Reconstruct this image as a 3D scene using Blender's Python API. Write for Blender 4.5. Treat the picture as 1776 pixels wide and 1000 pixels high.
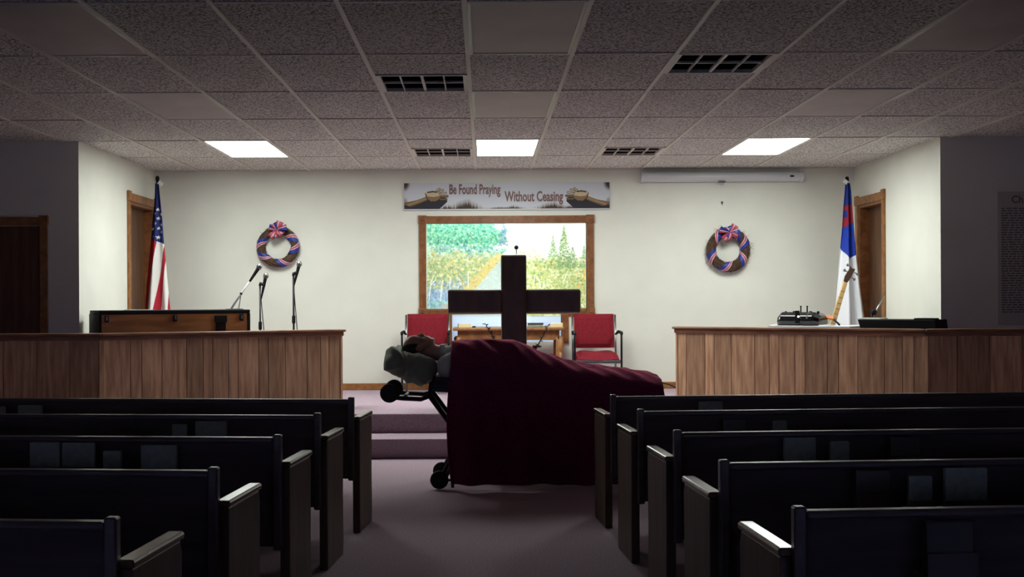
import bpy, bmesh, math, random
import numpy as np
from mathutils import Vector, Matrix, noise as mnoise

for o in list(bpy.data.objects):
    bpy.data.objects.remove(o, do_unlink=True)
scene = bpy.context.scene
C = scene.collection
R = math.radians
random.seed(7)

# ------------------------------------------------------------------ camera
F = 2042.0            # focal length in pixels of the 1776x1000 frame
VX, VY = 840.0, 519.0  # vanishing point of the room's length
ROLL = 0.005
CAMZ = 1.32
cam_d = bpy.data.cameras.new('camera')
cam = bpy.data.objects.new('camera', cam_d)
C.objects.link(cam)
cam.location = (0, 0, CAMZ)
cam.rotation_euler = (Matrix.Rotation(R(90), 3, 'X') @ Matrix.Rotation(-ROLL, 3, 'Z')).to_euler()
cam_d.sensor_width = 36
cam_d.lens = 36 * F / 1776
cam_d.shift_x = (888 - VX) / 1776
cam_d.shift_y = (VY - 500) / 1776
cam_d.clip_start = 0.05
scene.camera = cam

# ------------------------------------------------------------------ world, exposure
w = bpy.data.worlds.new('world')
scene.world = w
w.use_nodes = True
w.node_tree.nodes['Background'].inputs[0].default_value = (0.42, 0.52, 1.0, 1)
w.node_tree.nodes['Background'].inputs[1].default_value = 4.5
vs = scene.view_settings
vs.view_transform = 'Standard'
vs.look = 'None'
vs.gamma = 1
vs.use_curve_mapping = False
vs.exposure = 0.93
TROFFER = 16.5      # strength of the three lit ceiling fixtures
TUBE = 16.0         # strength of the lamp inside the baptistry
TANK_FILL = 9.0          # strength of the unseen lamp added under its sill to brighten the tank


# ------------------------------------------------------------------ pixel -> place
def ray(u, v):
    a, b = u - VX, v - VY
    x = a * math.cos(ROLL) - b * math.sin(ROLL)
    y = a * math.sin(ROLL) + b * math.cos(ROLL)
    return Vector((x / F, 1.0, -y / F))
O = Vector((0, 0, CAMZ))
def P(u, v, Y): return O + ray(u, v) * Y                    # on a wall facing us at distance Y
def PZ(u, v, z):
    r = ray(u, v); return O + r * ((z - CAMZ) / r.z)        # on a level surface
def PX(u, v, X):
    r = ray(u, v); return O + r * (X / r.x)                 # on a side wall
def hit(u, v, p0, n):
    r = ray(u, v); return O + r * ((p0 - O).dot(n) / r.dot(n))


# ------------------------------------------------------------------ materials
def lin(c):
    c = c / 255.0
    return c / 12.92 if c <= 0.04045 else ((c + 0.055) / 1.055) ** 2.4
def rgb(r, g, b): return (lin(r), lin(g), lin(b), 1)
MATS = {}
def mat(name, col, rough=0.6, metal=0, var=0.0, scale=8, stretch=(1, 1, 1), col2=None, bump=0, coat=0,
        emit=0, rnd=0, spec=0.5, detail=4, ramp=(0.35, 0.65)):
    m = bpy.data.materials.new(name)
    MATS[name] = m
    m.use_nodes = True
    nt = m.node_tree
    b = nt.nodes['Principled BSDF']
    b.inputs['Roughness'].default_value = rough
    b.inputs['Metallic'].default_value = metal
    b.inputs['Coat Weight'].default_value = coat
    b.inputs['Coat Roughness'].default_value = 0.15
    b.inputs['Specular IOR Level'].default_value = spec
    b.inputs['Base Color'].default_value = col
    if emit:
        b.inputs['Emission Color'].default_value = col
        b.inputs['Emission Strength'].default_value = emit
    if var or col2 or bump or rnd:
        tc = nt.nodes.new('ShaderNodeTexCoord')
        mp = nt.nodes.new('ShaderNodeMapping')
        mp.inputs['Scale'].default_value = stretch
        nz = nt.nodes.new('ShaderNodeTexNoise')
        nz.inputs['Scale'].default_value = scale
        nz.inputs['Detail'].default_value = detail
        nt.links.new(tc.outputs['Object'], mp.inputs[0])
        nt.links.new(mp.outputs[0], nz.inputs['Vector'])
        rp = nt.nodes.new('ShaderNodeValToRGB')
        rp.color_ramp.elements[0].position = ramp[0]
        rp.color_ramp.elements[1].position = ramp[1]
        if col2 is None:
            col2 = tuple(max(0, c * (1 - var)) for c in col[:3]) + (1,)
        rp.color_ramp.elements[0].color = col2
        rp.color_ramp.elements[1].color = col
        nt.links.new(nz.outputs[0], rp.inputs[0])
        out = rp.outputs[0]
        if rnd:
            oi = nt.nodes.new('ShaderNodeObjectInfo')
            # each piece shifts the grain and has its own tone
            va = nt.nodes.new('ShaderNodeVectorMath'); va.operation = 'MULTIPLY_ADD'
            va.inputs[1].default_value = (1, 1, 1)
            sc = nt.nodes.new('ShaderNodeVectorMath'); sc.operation = 'SCALE'
            sc.inputs[0].default_value = (7, 13, 5)
            nt.links.new(oi.outputs['Random'], sc.inputs['Scale'])
            nt.links.new(tc.outputs['Object'], va.inputs[0])
            nt.links.new(sc.outputs[0], va.inputs[2])
            nt.links.new(va.outputs[0], mp.inputs[0])
            hs = nt.nodes.new('ShaderNodeHueSaturation')
            mr = nt.nodes.new('ShaderNodeMapRange')
            mr.inputs['To Min'].default_value = 1 - rnd
            mr.inputs['To Max'].default_value = 1 + rnd
            nt.links.new(oi.outputs['Random'], mr.inputs[0])
            nt.links.new(mr.outputs[0], hs.inputs['Value'])
            nt.links.new(out, hs.inputs['Color'])
            out = hs.outputs[0]
        nt.links.new(out, b.inputs['Base Color'])
        if bump:
            bp = nt.nodes.new('ShaderNodeBump')
            bp.inputs['Strength'].default_value = bump
            bp.inputs['Distance'].default_value = 0.01
            nt.links.new(nz.outputs[0], bp.inputs['Height'])
            nt.links.new(bp.outputs[0], b.inputs['Normal'])
    return m
def attr_mat(name, rough=0.7, bump=0):
    m = bpy.data.materials.new(name); MATS[name] = m
    m.use_nodes = True
    nt = m.node_tree; b = nt.nodes['Principled BSDF']
    b.inputs['Roughness'].default_value = rough
    a = nt.nodes.new('ShaderNodeAttribute'); a.attribute_name = 'Col'
    nt.links.new(a.outputs['Color'], b.inputs['Base Color'])
    return m

mat('wall_paint', rgb(222, 221, 210), 0.75, var=0.05, scale=3, bump=0.03)
mat('carpet', rgb(176, 154, 166), 0.95, var=0.30, scale=90, bump=0.08, spec=0.1, detail=6)
mat('tile', rgb(234, 230, 224), 0.9, col2=rgb(122, 118, 116), scale=70, detail=7, bump=0.35, spec=0.2, ramp=(0.40, 0.53))
mat('grid', rgb(214, 208, 198), 0.5)
mat('leak_block', rgb(90, 90, 90), 0.9)
mat('diffuser_off', rgb(206, 194, 188), 0.6, var=0.12, scale=2)
mat('hall_bounce_cut', rgb(84, 60, 44), 0.5, col2=rgb(60, 42, 31), scale=3, stretch=(6, 6, .5), detail=7)  # dark finish given to the unseen hall walls to cut bounced light
mat('fixture', rgb(190, 188, 180), 0.4)
mat('lit', (0.93, 1.0, 0.95, 1), 0.5, emit=TROFFER)
mat('tube_lit', (1.0, 1.0, 0.93, 1), 0.5, emit=TUBE)
mat('tank_fill_lit', (1.0, 1.0, 0.96, 1), 0.5, emit=TANK_FILL)
mat('vent_dark', rgb(26, 24, 26), 0.8)
mat('vent_back', rgb(12, 12, 14), 0.9)
mat('plank', rgb(208, 166, 130), 0.5, col2=rgb(164, 122, 92), scale=5, stretch=(6, 6, 0.6), rnd=0.24, bump=0.05, detail=8)
mat('moulding', rgb(146, 102, 76), 0.35, col2=rgb(110, 74, 54), scale=4, stretch=(1, 1, 6), detail=7)
mat('oak', rgb(158, 106, 58), 0.4, col2=rgb(124, 80, 42), scale=5, stretch=(3, 3, 3), detail=8)
mat('oak_trim', rgb(142, 90, 52), 0.4, col2=rgb(112, 68, 38), scale=6, stretch=(3, 3, 3), detail=8)
mat('door_wood', rgb(112, 76, 50), 0.45, col2=rgb(84, 54, 34), scale=4, stretch=(5, 5, 0.5), detail=8)
mat('pew_wood', rgb(86, 74, 72), 0.4, col2=rgb(66, 56, 56), scale=4, stretch=(0.6, 4, 6), detail=8, coat=0.25)
mat('pew_end', rgb(96, 74, 56), 0.4, col2=rgb(66, 48, 36), scale=4, stretch=(4, 4, 0.6), detail=8)
mat('pew_arm', rgb(110, 88, 68), 0.25, col2=rgb(84, 64, 48), scale=5, stretch=(4, 1, 4), detail=8, coat=0.5)
mat('cross_wood', rgb(78, 56, 46), 0.4, col2=rgb(56, 40, 33), scale=4, stretch=(3, 3, 1), detail=8)
mat('console_wood', rgb(176, 120, 72), 0.4, col2=rgb(140, 92, 52), scale=4, stretch=(0.7, 0.7, 5), detail=8)
mat('black', rgb(18, 18, 22), 0.7, spec=0.25)
mat('black_gloss', rgb(14, 14, 18), 0.18)
mat('dark_metal', rgb(34, 34, 38), 0.35, metal=0.6)
mat('steel', rgb(150, 150, 150), 0.3, metal=1)
mat('brass', rgb(150, 125, 80), 0.35, metal=1)
mat('rubber', rgb(16, 16, 18), 0.7)
mat('white_plastic', rgb(205, 206, 210), 0.4)
mat('paper', rgb(228, 226, 218), 0.8)
mat('card', rgb(156, 162, 150), 0.8, var=0.2, scale=30)
mat('book_dark', rgb(60, 52, 46), 0.35)
mat('cream', rgb(226, 208, 164), 0.7)
mat('red_fabric', rgb(126, 28, 40), 0.9, var=0.25, scale=60, bump=0.2, spec=0.2)
mat('blanket', rgb(104, 36, 68), 0.95, var=0.3, scale=50, bump=0.2, spec=0.1)
mat('pillow', rgb(122, 128, 112), 0.8, var=0.2, scale=12, bump=0.1)
mat('skin', rgb(168, 122, 100), 0.55, var=0.1, scale=10)
mat('shirt', rgb(190, 192, 188), 0.85, var=0.08, scale=14)
mat('trousers', rgb(36, 36, 42), 0.9)
mat('hair', rgb(40, 32, 28), 0.8)
mat('mattress', rgb(28, 30, 40), 0.7)
mat('tank_blue', rgb(196, 212, 244), 0.5)
mat('recess_white', rgb(232, 232, 226), 0.7)
mat('twig', rgb(86, 62, 46), 0.85, var=0.4, scale=30)
mat('ribbon_blue', rgb(28, 46, 134), 0.45)
mat('ribbon_red', rgb(158, 58, 76), 0.5)
mat('ribbon_white', rgb(206, 160, 170), 0.5)
mat('neck_wood', rgb(206, 168, 112), 0.4)
mat('guitar_body', rgb(96, 30, 20), 0.2, coat=0.4)
mat('head_wood', rgb(70, 44, 34), 0.4)
mat('orange_cord', rgb(206, 116, 66), 0.5)
mat('flower_red', rgb(92, 16, 30), 0.7)
mat('stem_dark', rgb(30, 26, 24), 0.7)
mat('vase', rgb(60, 40, 36), 0.3)
mat('letter', rgb(128, 92, 84), 0.6)
mat('letter_edge', rgb(66, 46, 44), 0.6)
mat('poster', rgb(190, 186, 174), 0.8)
mat('ink', rgb(104, 104, 104), 0.8)
mat('led', (0.9, 1.0, 0.6, 1), 0.4, emit=3)
_s = MATS['blanket'].node_tree.nodes['Principled BSDF']
_s.inputs['Sheen Weight'].default_value = 1.0; _s.inputs['Sheen Roughness'].default_value = 0.4
_s.inputs['Sheen Tint'].default_value = rgb(196, 84, 112)
attr_mat('print', 0.75)
attr_mat('cloth_print', 0.85)
g = bpy.data.materials.new('glass'); MATS['glass'] = g; g.use_nodes = True
_b = g.node_tree.nodes['Principled BSDF']
_b.inputs['Transmission Weight'].default_value = 1.0
_b.inputs['Roughness'].default_value = 0.02
_b.inputs['IOR'].default_value = 1.12


# ------------------------------------------------------------------ mesh building (all points in world metres)
class MB:
    def __init__(s): s.v = []; s.f = []
    def add(s, vs, fs):
        n = len(s.v); s.v += [tuple(p) for p in vs]; s.f += [tuple(i + n for i in f) for f in fs]; return s
    def box(s, x0, x1, y0, y1, z0, z1):
        v = [(x, y, z) for z in (z0, z1) for y in (y0, y1) for x in (x0, x1)]
        return s.add(v, [(0, 2, 3, 1), (4, 5, 7, 6), (0, 1, 5, 4), (2, 6, 7, 3), (0, 4, 6, 2), (1, 3, 7, 5)])
    def hexa(s, fn, x0, x1, y0, y1, z0, z1):
        v = [fn(x, y, z) for z in (z0, z1) for y in (y0, y1) for x in (x0, x1)]
        return s.add(v, [(0, 2, 3, 1), (4, 5, 7, 6), (0, 1, 5, 4), (2, 6, 7, 3), (0, 4, 6, 2), (1, 3, 7, 5)])
    def prism(s, poly, fn, a, b):                     # poly: list of 2d; fn(p, t) -> 3d
        n = len(poly)
        v = [fn(p, a) for p in poly] + [fn(p, b) for p in poly]
        f = [tuple(range(n))[::-1], tuple(range(n, 2 * n))]
        f += [(i, (i + 1) % n, (i + 1) % n + n, i + n) for i in range(n)]
        return s.add(v, f)
    def tube(s, pts, r, n=8, cap=True):
        pts = [Vector(p) for p in pts]
        rs = r if isinstance(r, (list, tuple)) else [r] * len(pts)
        v = []; f = []
        t0 = (pts[1] - pts[0]).normalized()
        nn = t0.orthogonal().normalized()
        for i, p in enumerate(pts):
            t = ((pts[min(i + 1, len(pts) - 1)] - pts[max(i - 1, 0)])).normalized()
            nn = (nn - t * nn.dot(t)).normalized(); bb = t.cross(nn)
            for k in range(n):
                a = 2 * math.pi * k / n
                v.append(p + (nn * math.cos(a) + bb * math.sin(a)) * rs[i])
        for i in range(len(pts) - 1):
            for k in range(n):
                a, b = i * n + k, i * n + (k + 1) % n
                f.append((a, b, b + n, a + n))
        if cap:
            f.append(tuple(range(n))[::-1]); f.append(tuple(range(len(v) - n, len(v))))
        return s.add(v, f)
    def lathe(s, c, axis, prof, n=20):                # prof: (radius, height along axis)
        c = Vector(c); axis = Vector(axis).normalized()
        a = axis.orthogonal().normalized(); b = axis.cross(a)
        v = []; f = []
        for r, h in prof:
            for k in range(n):
                t = 2 * math.pi * k / n
                v.append(c + axis * h + (a * math.cos(t) + b * math.sin(t)) * max(r, 1e-4))
        for i in range(len(prof) - 1):
            for k in range(n):
                p, q = i * n + k, i * n + (k + 1) % n
                f.append((p, q, q + n, p + n))
        f.append(tuple(range(n))[::-1]); f.append(tuple(range(len(v) - n, len(v))))
        return s.add(v, f)
    def ell(s, c, r, nu=14, nv=9, rot=None):
        c = Vector(c); v = []; f = []
        for j in range(nv + 1):
            th = math.pi * j / nv
            for i in range(nu):
                ph = 2 * math.pi * i / nu
                p = Vector((r[0] * math.sin(th) * math.cos(ph), r[1] * math.sin(th) * math.sin(ph), r[2] * math.cos(th)))
                if rot: p = rot @ p
                v.append(c + p)
        for j in range(nv):
            for i in range(nu):
                a, b = j * nu + i, j * nu + (i + 1) % nu
                f.append((a, a + nu, b + nu, b))
        return s.add(v, f)
    def cap(s, a, b, ra, rb, n=12):                    # tapered capsule
        a = Vector(a); b = Vector(b); d = (b - a).normalized()
        pts = [a - d * ra * .97, a - d * ra * .7, a, b, b + d * rb * .7, b + d * rb * .97]
        return s.tube(pts, [ra * .2, ra * .71, ra, rb, rb * .71, rb * .2], n)
    def grid(s, rows, wrap=False):
        n = len(rows[0]); v = [p for r in rows for p in r]; f = []
        for j in range(len(rows) - 1):
            for i in range(n if wrap else n - 1):
                a, b = j * n + i, j * n + (i + 1) % n
                f.append((a, b, b + n, a + n))
        return s.add(v, f)

ORG = {}
def props(o, label=None, cat=None, group=None, kind=None):
    if label: o['label'] = label
    if cat: o['category'] = cat
    if group: o['group'] = group
    if kind: o['kind'] = kind
    return o
def thing(name, label, cat, loc, group=None):
    o = bpy.data.objects.new(name, None); C.objects.link(o)
    o.location = loc; o.empty_display_size = 0.1
    ORG[o.name] = Vector(loc)
    return props(o, label, cat, group)
def build(name, mb, m, parent=None, smooth=False, bevel=0, label=None, cat=None, group=None, kind=None, solid=0, recalc=True):
    """link the collected shapes as one mesh object"""
    V = np.array(mb.v, dtype=float)
    if parent is not None: org = ORG[parent.name]
    elif kind == 'structure': org = Vector((0, 0, 0))
    else:
        lo, hi = V.min(0), V.max(0)
        org = Vector(((lo[0] + hi[0]) / 2, (lo[1] + hi[1]) / 2, lo[2]))
    V = V - np.array(org)
    me = bpy.data.meshes.new(name)
    me.from_pydata(V.tolist(), [], mb.f)
    if recalc:
        bm = bmesh.new(); bm.from_mesh(me); bmesh.ops.recalc_face_normals(bm, faces=bm.faces); bm.to_mesh(me); bm.free()
    me.materials.append(MATS[m])
    if smooth: me.polygons.foreach_set('use_smooth', [True] * len(me.polygons))
    o = bpy.data.objects.new(name, me); C.objects.link(o)
    if parent is not None: o.parent = parent
    else: o.location = org
    ORG[o.name] = Vector(org)
    if solid:
        md = o.modifiers.new('solid', 'SOLIDIFY'); md.thickness = solid; md.offset = 0
    if bevel:
        md = o.modifiers.new('bevel', 'BEVEL'); md.width = bevel; md.segments = 2; md.limit_method = 'ANGLE'
    return props(o, label, cat, group, kind)
def share(src, name, loc, parent):
    o = bpy.data.objects.new(name, src.data); C.objects.link(o)
    o.parent = parent; o.location = loc; return o
def copy_tree(o, parent=None):
    c = o.copy(); C.objects.link(c); c.parent = parent
    for ch in list(o.children): copy_tree(ch, c)
    return c
def text_mb(body, size, fn, offset=0, extrude=0, align='LEFT', bold_scale=1.0):
    cu = bpy.data.curves.new('lettering', 'FONT'); cu.body = body; cu.size = size; cu.offset = offset
    cu.extrude = extrude; cu.align_x = align; cu.resolution_u = 3
    t = bpy.data.objects.new('lettering_tmp', cu); C.objects.link(t)
    dg = bpy.context.evaluated_depsgraph_get()
    me = bpy.data.meshes.new_from_object(t.evaluated_get(dg))
    mb = MB(); mb.add([fn(*p.co) for p in me.vertices], [tuple(p.vertices) for p in me.polygons])
    bpy.data.objects.remove(t); bpy.data.meshes.remove(me)
    return mb
def raster(name, cols, fn, m, parent=None, **kw):
    """flat print: cols[h, w, 3] linear colours, one face each; fn(s, t) -> place, t from top to bottom"""
    h, wd = cols.shape[:2]
    s = np.linspace(0, 1, wd + 1); t = np.linspace(0, 1, h + 1)
    V = np.array([fn(a, b) for b in t for a in s], dtype=float)
    org = ORG[parent.name] if parent is not None else Vector(V.mean(0))
    V = V - np.array(org)
    me = bpy.data.meshes.new(name)
    j, i = np.mgrid[0:h, 0:wd]
    a = (j * (wd + 1) + i).ravel()
    quads = np.stack([a, a + wd + 1, a + wd + 2, a + 1], 1)
    me.vertices.add(len(V)); me.vertices.foreach_set('co', V.ravel())
    me.loops.add(quads.size); me.loops.foreach_set('vertex_index', quads.ravel())
    me.polygons.add(len(quads)); me.polygons.foreach_set('loop_start', np.arange(len(quads)) * 4)
    me.update(calc_edges=True)
    at = me.color_attributes.new('Col', 'FLOAT_COLOR', 'CORNER')
    c4 = np.ones((len(quads), 4, 4)); c4[:, :, :3] = cols.reshape(-1, 3)[:, None, :]
    at.data.foreach_set('color', c4.ravel())
    me.materials.append(MATS[m])
    o = bpy.data.objects.new(name, me); C.objects.link(o)
    if parent is not None: o.parent = parent
    else: o.location = org
    ORG[o.name] = Vector(org)
    return props(o, **kw)
def struct(name, mb, m, parent=None, **kw):
    return build(name, mb, m, parent, kind=None if parent else 'structure', **kw)

# ------------------------------------------------------------------ room measures
CEIL = 2.745
WB = 12.96            # back wall
XL, XR = -3.62, 4.08  # alcove side walls
YR = 10.52            # return walls either side of the alcove
SXL, SXR = -6.0, 6.5  # side walls of the hall
YB = -5.0             # wall behind the camera
PL = 0.33             # platform height
YP, YS = 10.25, 9.80  # platform edge, lower step edge

struct('floor', MB().box(SXL - .2, SXR + .2, YB - .2, YP + .1, -.15, 0), 'carpet')
platform = struct('platform', MB().box(SXL, SXR, YP, WB, 0, PL), 'carpet', bevel=.012)
struct('step', MB().box(-3.0, 3.4, YS, YP, 0, .163), 'carpet', bevel=.012)

# openings of the baptistry in the back wall
A = P(739, 387, WB); B = P(1018, 534, WB)          # upper opening
D = P(784, 545, WB); E = P(974, 592, WB)           # lower, narrower opening
ux0, ux1, uz1, uz0 = A.x, B.x, A.z, B.z
lx0, lx1, lz1, lz0 = D.x, E.x, D.z, E.z
TW = .14
mb = MB()
mb.box(XL - .15, ux0, WB, WB + TW, 0, 2.8); mb.box(ux1, XR + .15, WB, WB + TW, 0, 2.8)
mb.box(ux0, ux1, WB, WB + TW, uz1, 2.8)
mb.box(ux0, ux1, WB, WB + TW, lz1, uz0)
mb.box(ux0, lx0, WB, WB + TW, 0, lz1); mb.box(lx1, ux1, WB, WB + TW, 0, lz1)
mb.box(lx0, lx1, WB, WB + TW, 0, lz0)
struct('wall_back', mb, 'wall_paint')
# baptistry recess
bx0, bx1, by1, bz0, bz1 = -.95, 1.45, 13.55, .62, 2.62
mb = MB()
mb.box(bx0 - .1, bx0, WB + TW, by1, bz0, bz1); mb.box(bx1, bx1 + .1, WB + TW, by1, bz0, bz1)
mb.box(bx0 - .1, bx1 + .1, WB + TW, by1, bz1, bz1 + .1)
mb.box(bx0 - .1, bx1 + .1, by1, by1 + .1, bz0 - .1, bz1 + .1)
struct('wall_baptistry', mb, 'recess_white')
mb = MB().box(bx0, bx1, WB + TW, by1, bz0 - .1, bz0)
mb.box(bx0, bx1, by1 - .02, by1, bz0, 1.235)
struct('wall_tank', mb, 'tank_blue')

# side walls of the alcove with their doors
def side_wall(name, X, out, d0, d1, ztop, dn):
    xa, xb = sorted((X, X + out * .15))
    mb = MB()
    mb.box(xa, xb, YR, d0, 0, 2.8); mb.box(xa, xb, d1, WB, 0, 2.8)
    mb.box(xa, xb, d0, d1, ztop, 2.8); mb.box(xa, xb, d0, d1, 0, PL)
    struct(name, mb, 'wall_paint')
    t = bpy.data.objects.new(dn, None); C.objects.link(t); ORG[t.name] = Vector((X, (d0 + d1) / 2, PL)); t.location = ORG[t.name]
    t['kind'] = 'structure'
    xs = X + out * .10
    a, b = sorted((xs, xs + out * .04))
    slab = build('door_slab', MB().box(a, b, d0, d1, PL, ztop), 'door_wood', t)
    a, b = sorted((X, X + out * .15))
    build('jamb', MB().box(a, b, d0, d0 + .03, PL, ztop), 'oak_trim', t)
    build('jamb', MB().box(a, b, d1 - .03, d1, PL, ztop), 'oak_trim', t)
    build('head_jamb', MB().box(a, b, d0 + .03, d1 - .03, ztop - .03, ztop), 'oak_trim', t)
    a, b = sorted((X, X - out * .022))
    build('casing', MB().box(a, b, d0 - .075, d0, PL, ztop), 'oak', t, bevel=.005)
    build('casing', MB().box(a, b, d1, d1 + .075, PL, ztop), 'oak', t, bevel=.005)
    build('head_casing', MB().box(a, b, d0, d1, ztop, ztop + .085), 'oak', t, bevel=.005)
    a2, b2 = sorted((X, X - out * .03))
    for y in (d0 - .082, d1 - .008):
        build('corner_block', MB().box(a2, b2, y, y + .09, ztop, ztop + .105), 'oak', t, bevel=.006)
    k = MB(); kx = xs - out * .0
    k.lathe((kx, d0 + .09, PL + .95), (-out, 0, 0), [(.03, 0), (.03, .008), (.012, .012), (.012, .04), (.026, .05), (.028, .065), (.018, .075)], 14)
    build('door_knob', k, 'brass', t, smooth=True)
side_wall('wall_left', XL, -1, PX(224, 400, XL).y, PX(268, 400, XL).y - .02, PX(222, 348, XL).z, 'door_1')
side_wall('wall_right', XR, 1, PX(1532, 400, XR).y, PX(1490, 400, XR).y, PX(1532, 346, XR).z, 'door_2')

# return walls
dt = P(60, 391, YR).z; dx1 = P(70, 450, YR).x; dx0 = dx1 - .86
mb = MB(); mb.box(dx1, XL - .15, YR, YR + .15, 0, 2.8); mb.box(SXL, dx0, YR, YR + .15, 0, 2.8); mb.box(dx0, dx1, YR, YR + .15, dt, 2.8)
struct('wall_left_return', mb, 'wall_paint')
struct('wall_right_return', MB().box(XR + .15, SXR, YR, YR + .15, 0, 2.8), 'wall_paint')
t = bpy.data.objects.new('door_3', None); C.objects.link(t); t.location = ((dx0 + dx1) / 2, YR, PL); ORG[t.name] = Vector(t.location); t['kind'] = 'structure'
build('door_slab', MB().box(dx0, dx1, YR + .09, YR + .13, PL, dt), 'door_wood', t)
build('casing', MB().box(dx1, dx1 + .07, YR - .02, YR, PL, dt), 'oak', t, bevel=.005)
build('casing', MB().box(dx0 - .07, dx0, YR - .02, YR, PL, dt), 'oak', t, bevel=.005)
build('head_casing', MB().box(dx0, dx1, YR - .02, YR, dt, dt + .075), 'oak', t, bevel=.005)
build('corner_block', MB().box(dx1 - .005, dx1 + .08, YR - .03, YR, dt, dt + .09), 'oak', t, bevel=.006)
build('corner_block', MB().box(dx0 - .08, dx0 + .005, YR - .03, YR, dt, dt + .09), 'oak', t, bevel=.006)
# hall walls out of view, the one behind us with two windows added for bluish fill
struct('wall_left_hall', MB().box(SXL - .15, SXL, YB, YR, 0, 2.8), 'hall_bounce_cut')
struct('wall_right_hall', MB().box(SXR, SXR + .15, YB, YR, 0, 2.8), 'hall_bounce_cut')
fill_wins = [(-4.6, -3.2), (3.6, 5.0)]
mb = MB(); xs = [SXL, -4.6, -3.2, 3.6, 5.0, SXR]
for k in (0, 2, 4): mb.box(xs[k], xs[k + 1], YB - .15, YB, 0, 2.8)
for a, b in fill_wins: mb.box(a, b, YB - .15, YB, 0, .9); mb.box(a, b, YB - .15, YB, 2.1, 2.8)
struct('wall_rear', mb, 'hall_bounce_cut')
for k, (a, b) in enumerate(fill_wins):
    t = bpy.data.objects.new('window_%d' % (k + 1), None); C.objects.link(t); t.location = ((a + b) / 2, YB, .9); ORG[t.name] = Vector(t.location); t['kind'] = 'structure'  # added opening that lets bluish fill reach faces turned to the camera
    mb = MB(); m_ = (a + b) / 2
    for q in ((a, a + .05), (m_ - .025, m_ + .025), (b - .05, b)): mb.box(q[0], q[1], YB - .1, YB - .05, .9, 2.1)
    mb.box(a, b, YB - .1, YB - .05, .9, .95); mb.box(a, b, YB - .1, YB - .05, 2.05, 2.1)
    build('window_frame', mb, 'white_plastic', t)
    build('pane', MB().box(a, b, YB - .08, YB - .075, .9, 2.1), 'glass', t)

# baseboards
struct('baseboard_back', MB().box(XL + .02, ux0 - .0, WB - .016, WB, PL, PL + .075).box(ux0, XR - .02, WB - .016, WB, PL, PL + .075), 'oak', bevel=.004)
struct('baseboard_left', MB().box(XL, XL + .016, YR, PX(224, 400, XL).y - .08, PL, PL + .075), 'oak', bevel=.004)
struct('baseboard_right', MB().box(XR - .016, XR, YR, PX(1532, 400, XR).y - .08, PL, PL + .075), 'oak', bevel=.004)

# ------------------------------------------------------------------ suspended ceiling
ceil = struct('ceiling', MB().box(SXL - .2, SXR + .2, YB - .2, WB + TW, 2.86, 2.95), 'leak_block')  # unseen slab over the tiles, added to keep world light from leaking in
GX0, CW, CD = -.09, .6096, 1.2192
GY0 = 11.75
cols_ = list(range(-10, 11)); rows_ = list(range(-13, 1))
lights = {(c, r) for c in (-4, 0, 4) for r in (-1, -3, -5, -7, -9, -11)}
vents = {(-1, -4): 'far', (2, -5 + 1 - 0): 'near', (-1, -1): 'far', (2, -1): 'far'}
tile = None; half = None
def inside(c, r):
    x0 = GX0 + c * CW
    if x0 + CW < SXL or x0 > SXR: return False
    if r >= -1 and (x0 + CW < XL or x0 > XR): return False
    return True
for r in rows_:
    for c in cols_:
        if not inside(c, r): continue
        x0 = GX0 + c * CW; y0 = GY0 + r * CD
        if (c, r) in lights: continue
        if (c, r) in vents:
            ya = y0 if vents[(c, r)] == 'far' else y0 + CD / 2
            if half is None:
                half = build('ceiling_tile', MB().box(.008, CW - .008, .006, CD / 2 - .006, CEIL + .008, CEIL + .024), 'tile', ceil)
                half.location = (x0, ya, 0)
            else: share(half, 'ceiling_tile', (x0, ya, 0), ceil)
            continue
        if tile is None:
            tile = build('ceiling_tile', MB().box(.008, CW - .008, .006, CD - .006, CEIL + .008, CEIL + .024), 'tile', ceil)
            tile.location = (x0, y0, 0)
        else:
            o = share(tile, 'ceiling_tile', (x0, y0, 0), ceil)
            o.location.z = random.uniform(-.002, .003)
for c in range(-10, 12):
    x = GX0 + c * CW
    if x < SXL or x > SXR: continue
    y1 = WB if XL < x < XR else YR
    build('grid_runner', MB().box(x - .013, x + .013, YB, y1, CEIL, CEIL + .03), 'grid', ceil)
for r in range(-13, 1):
    y = GY0 + r * CD
    xa, xb = (XL, XR) if y > YR else (SXL, SXR)
    build('cross_tee', MB().box(xa, xb, y - .008, y + .008, CEIL + .003, CEIL + .03), 'grid', ceil)
build('wall_angle', MB().box(XL, XR, WB - .02, WB, CEIL - .002, CEIL + .03), 'grid', ceil)

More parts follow.
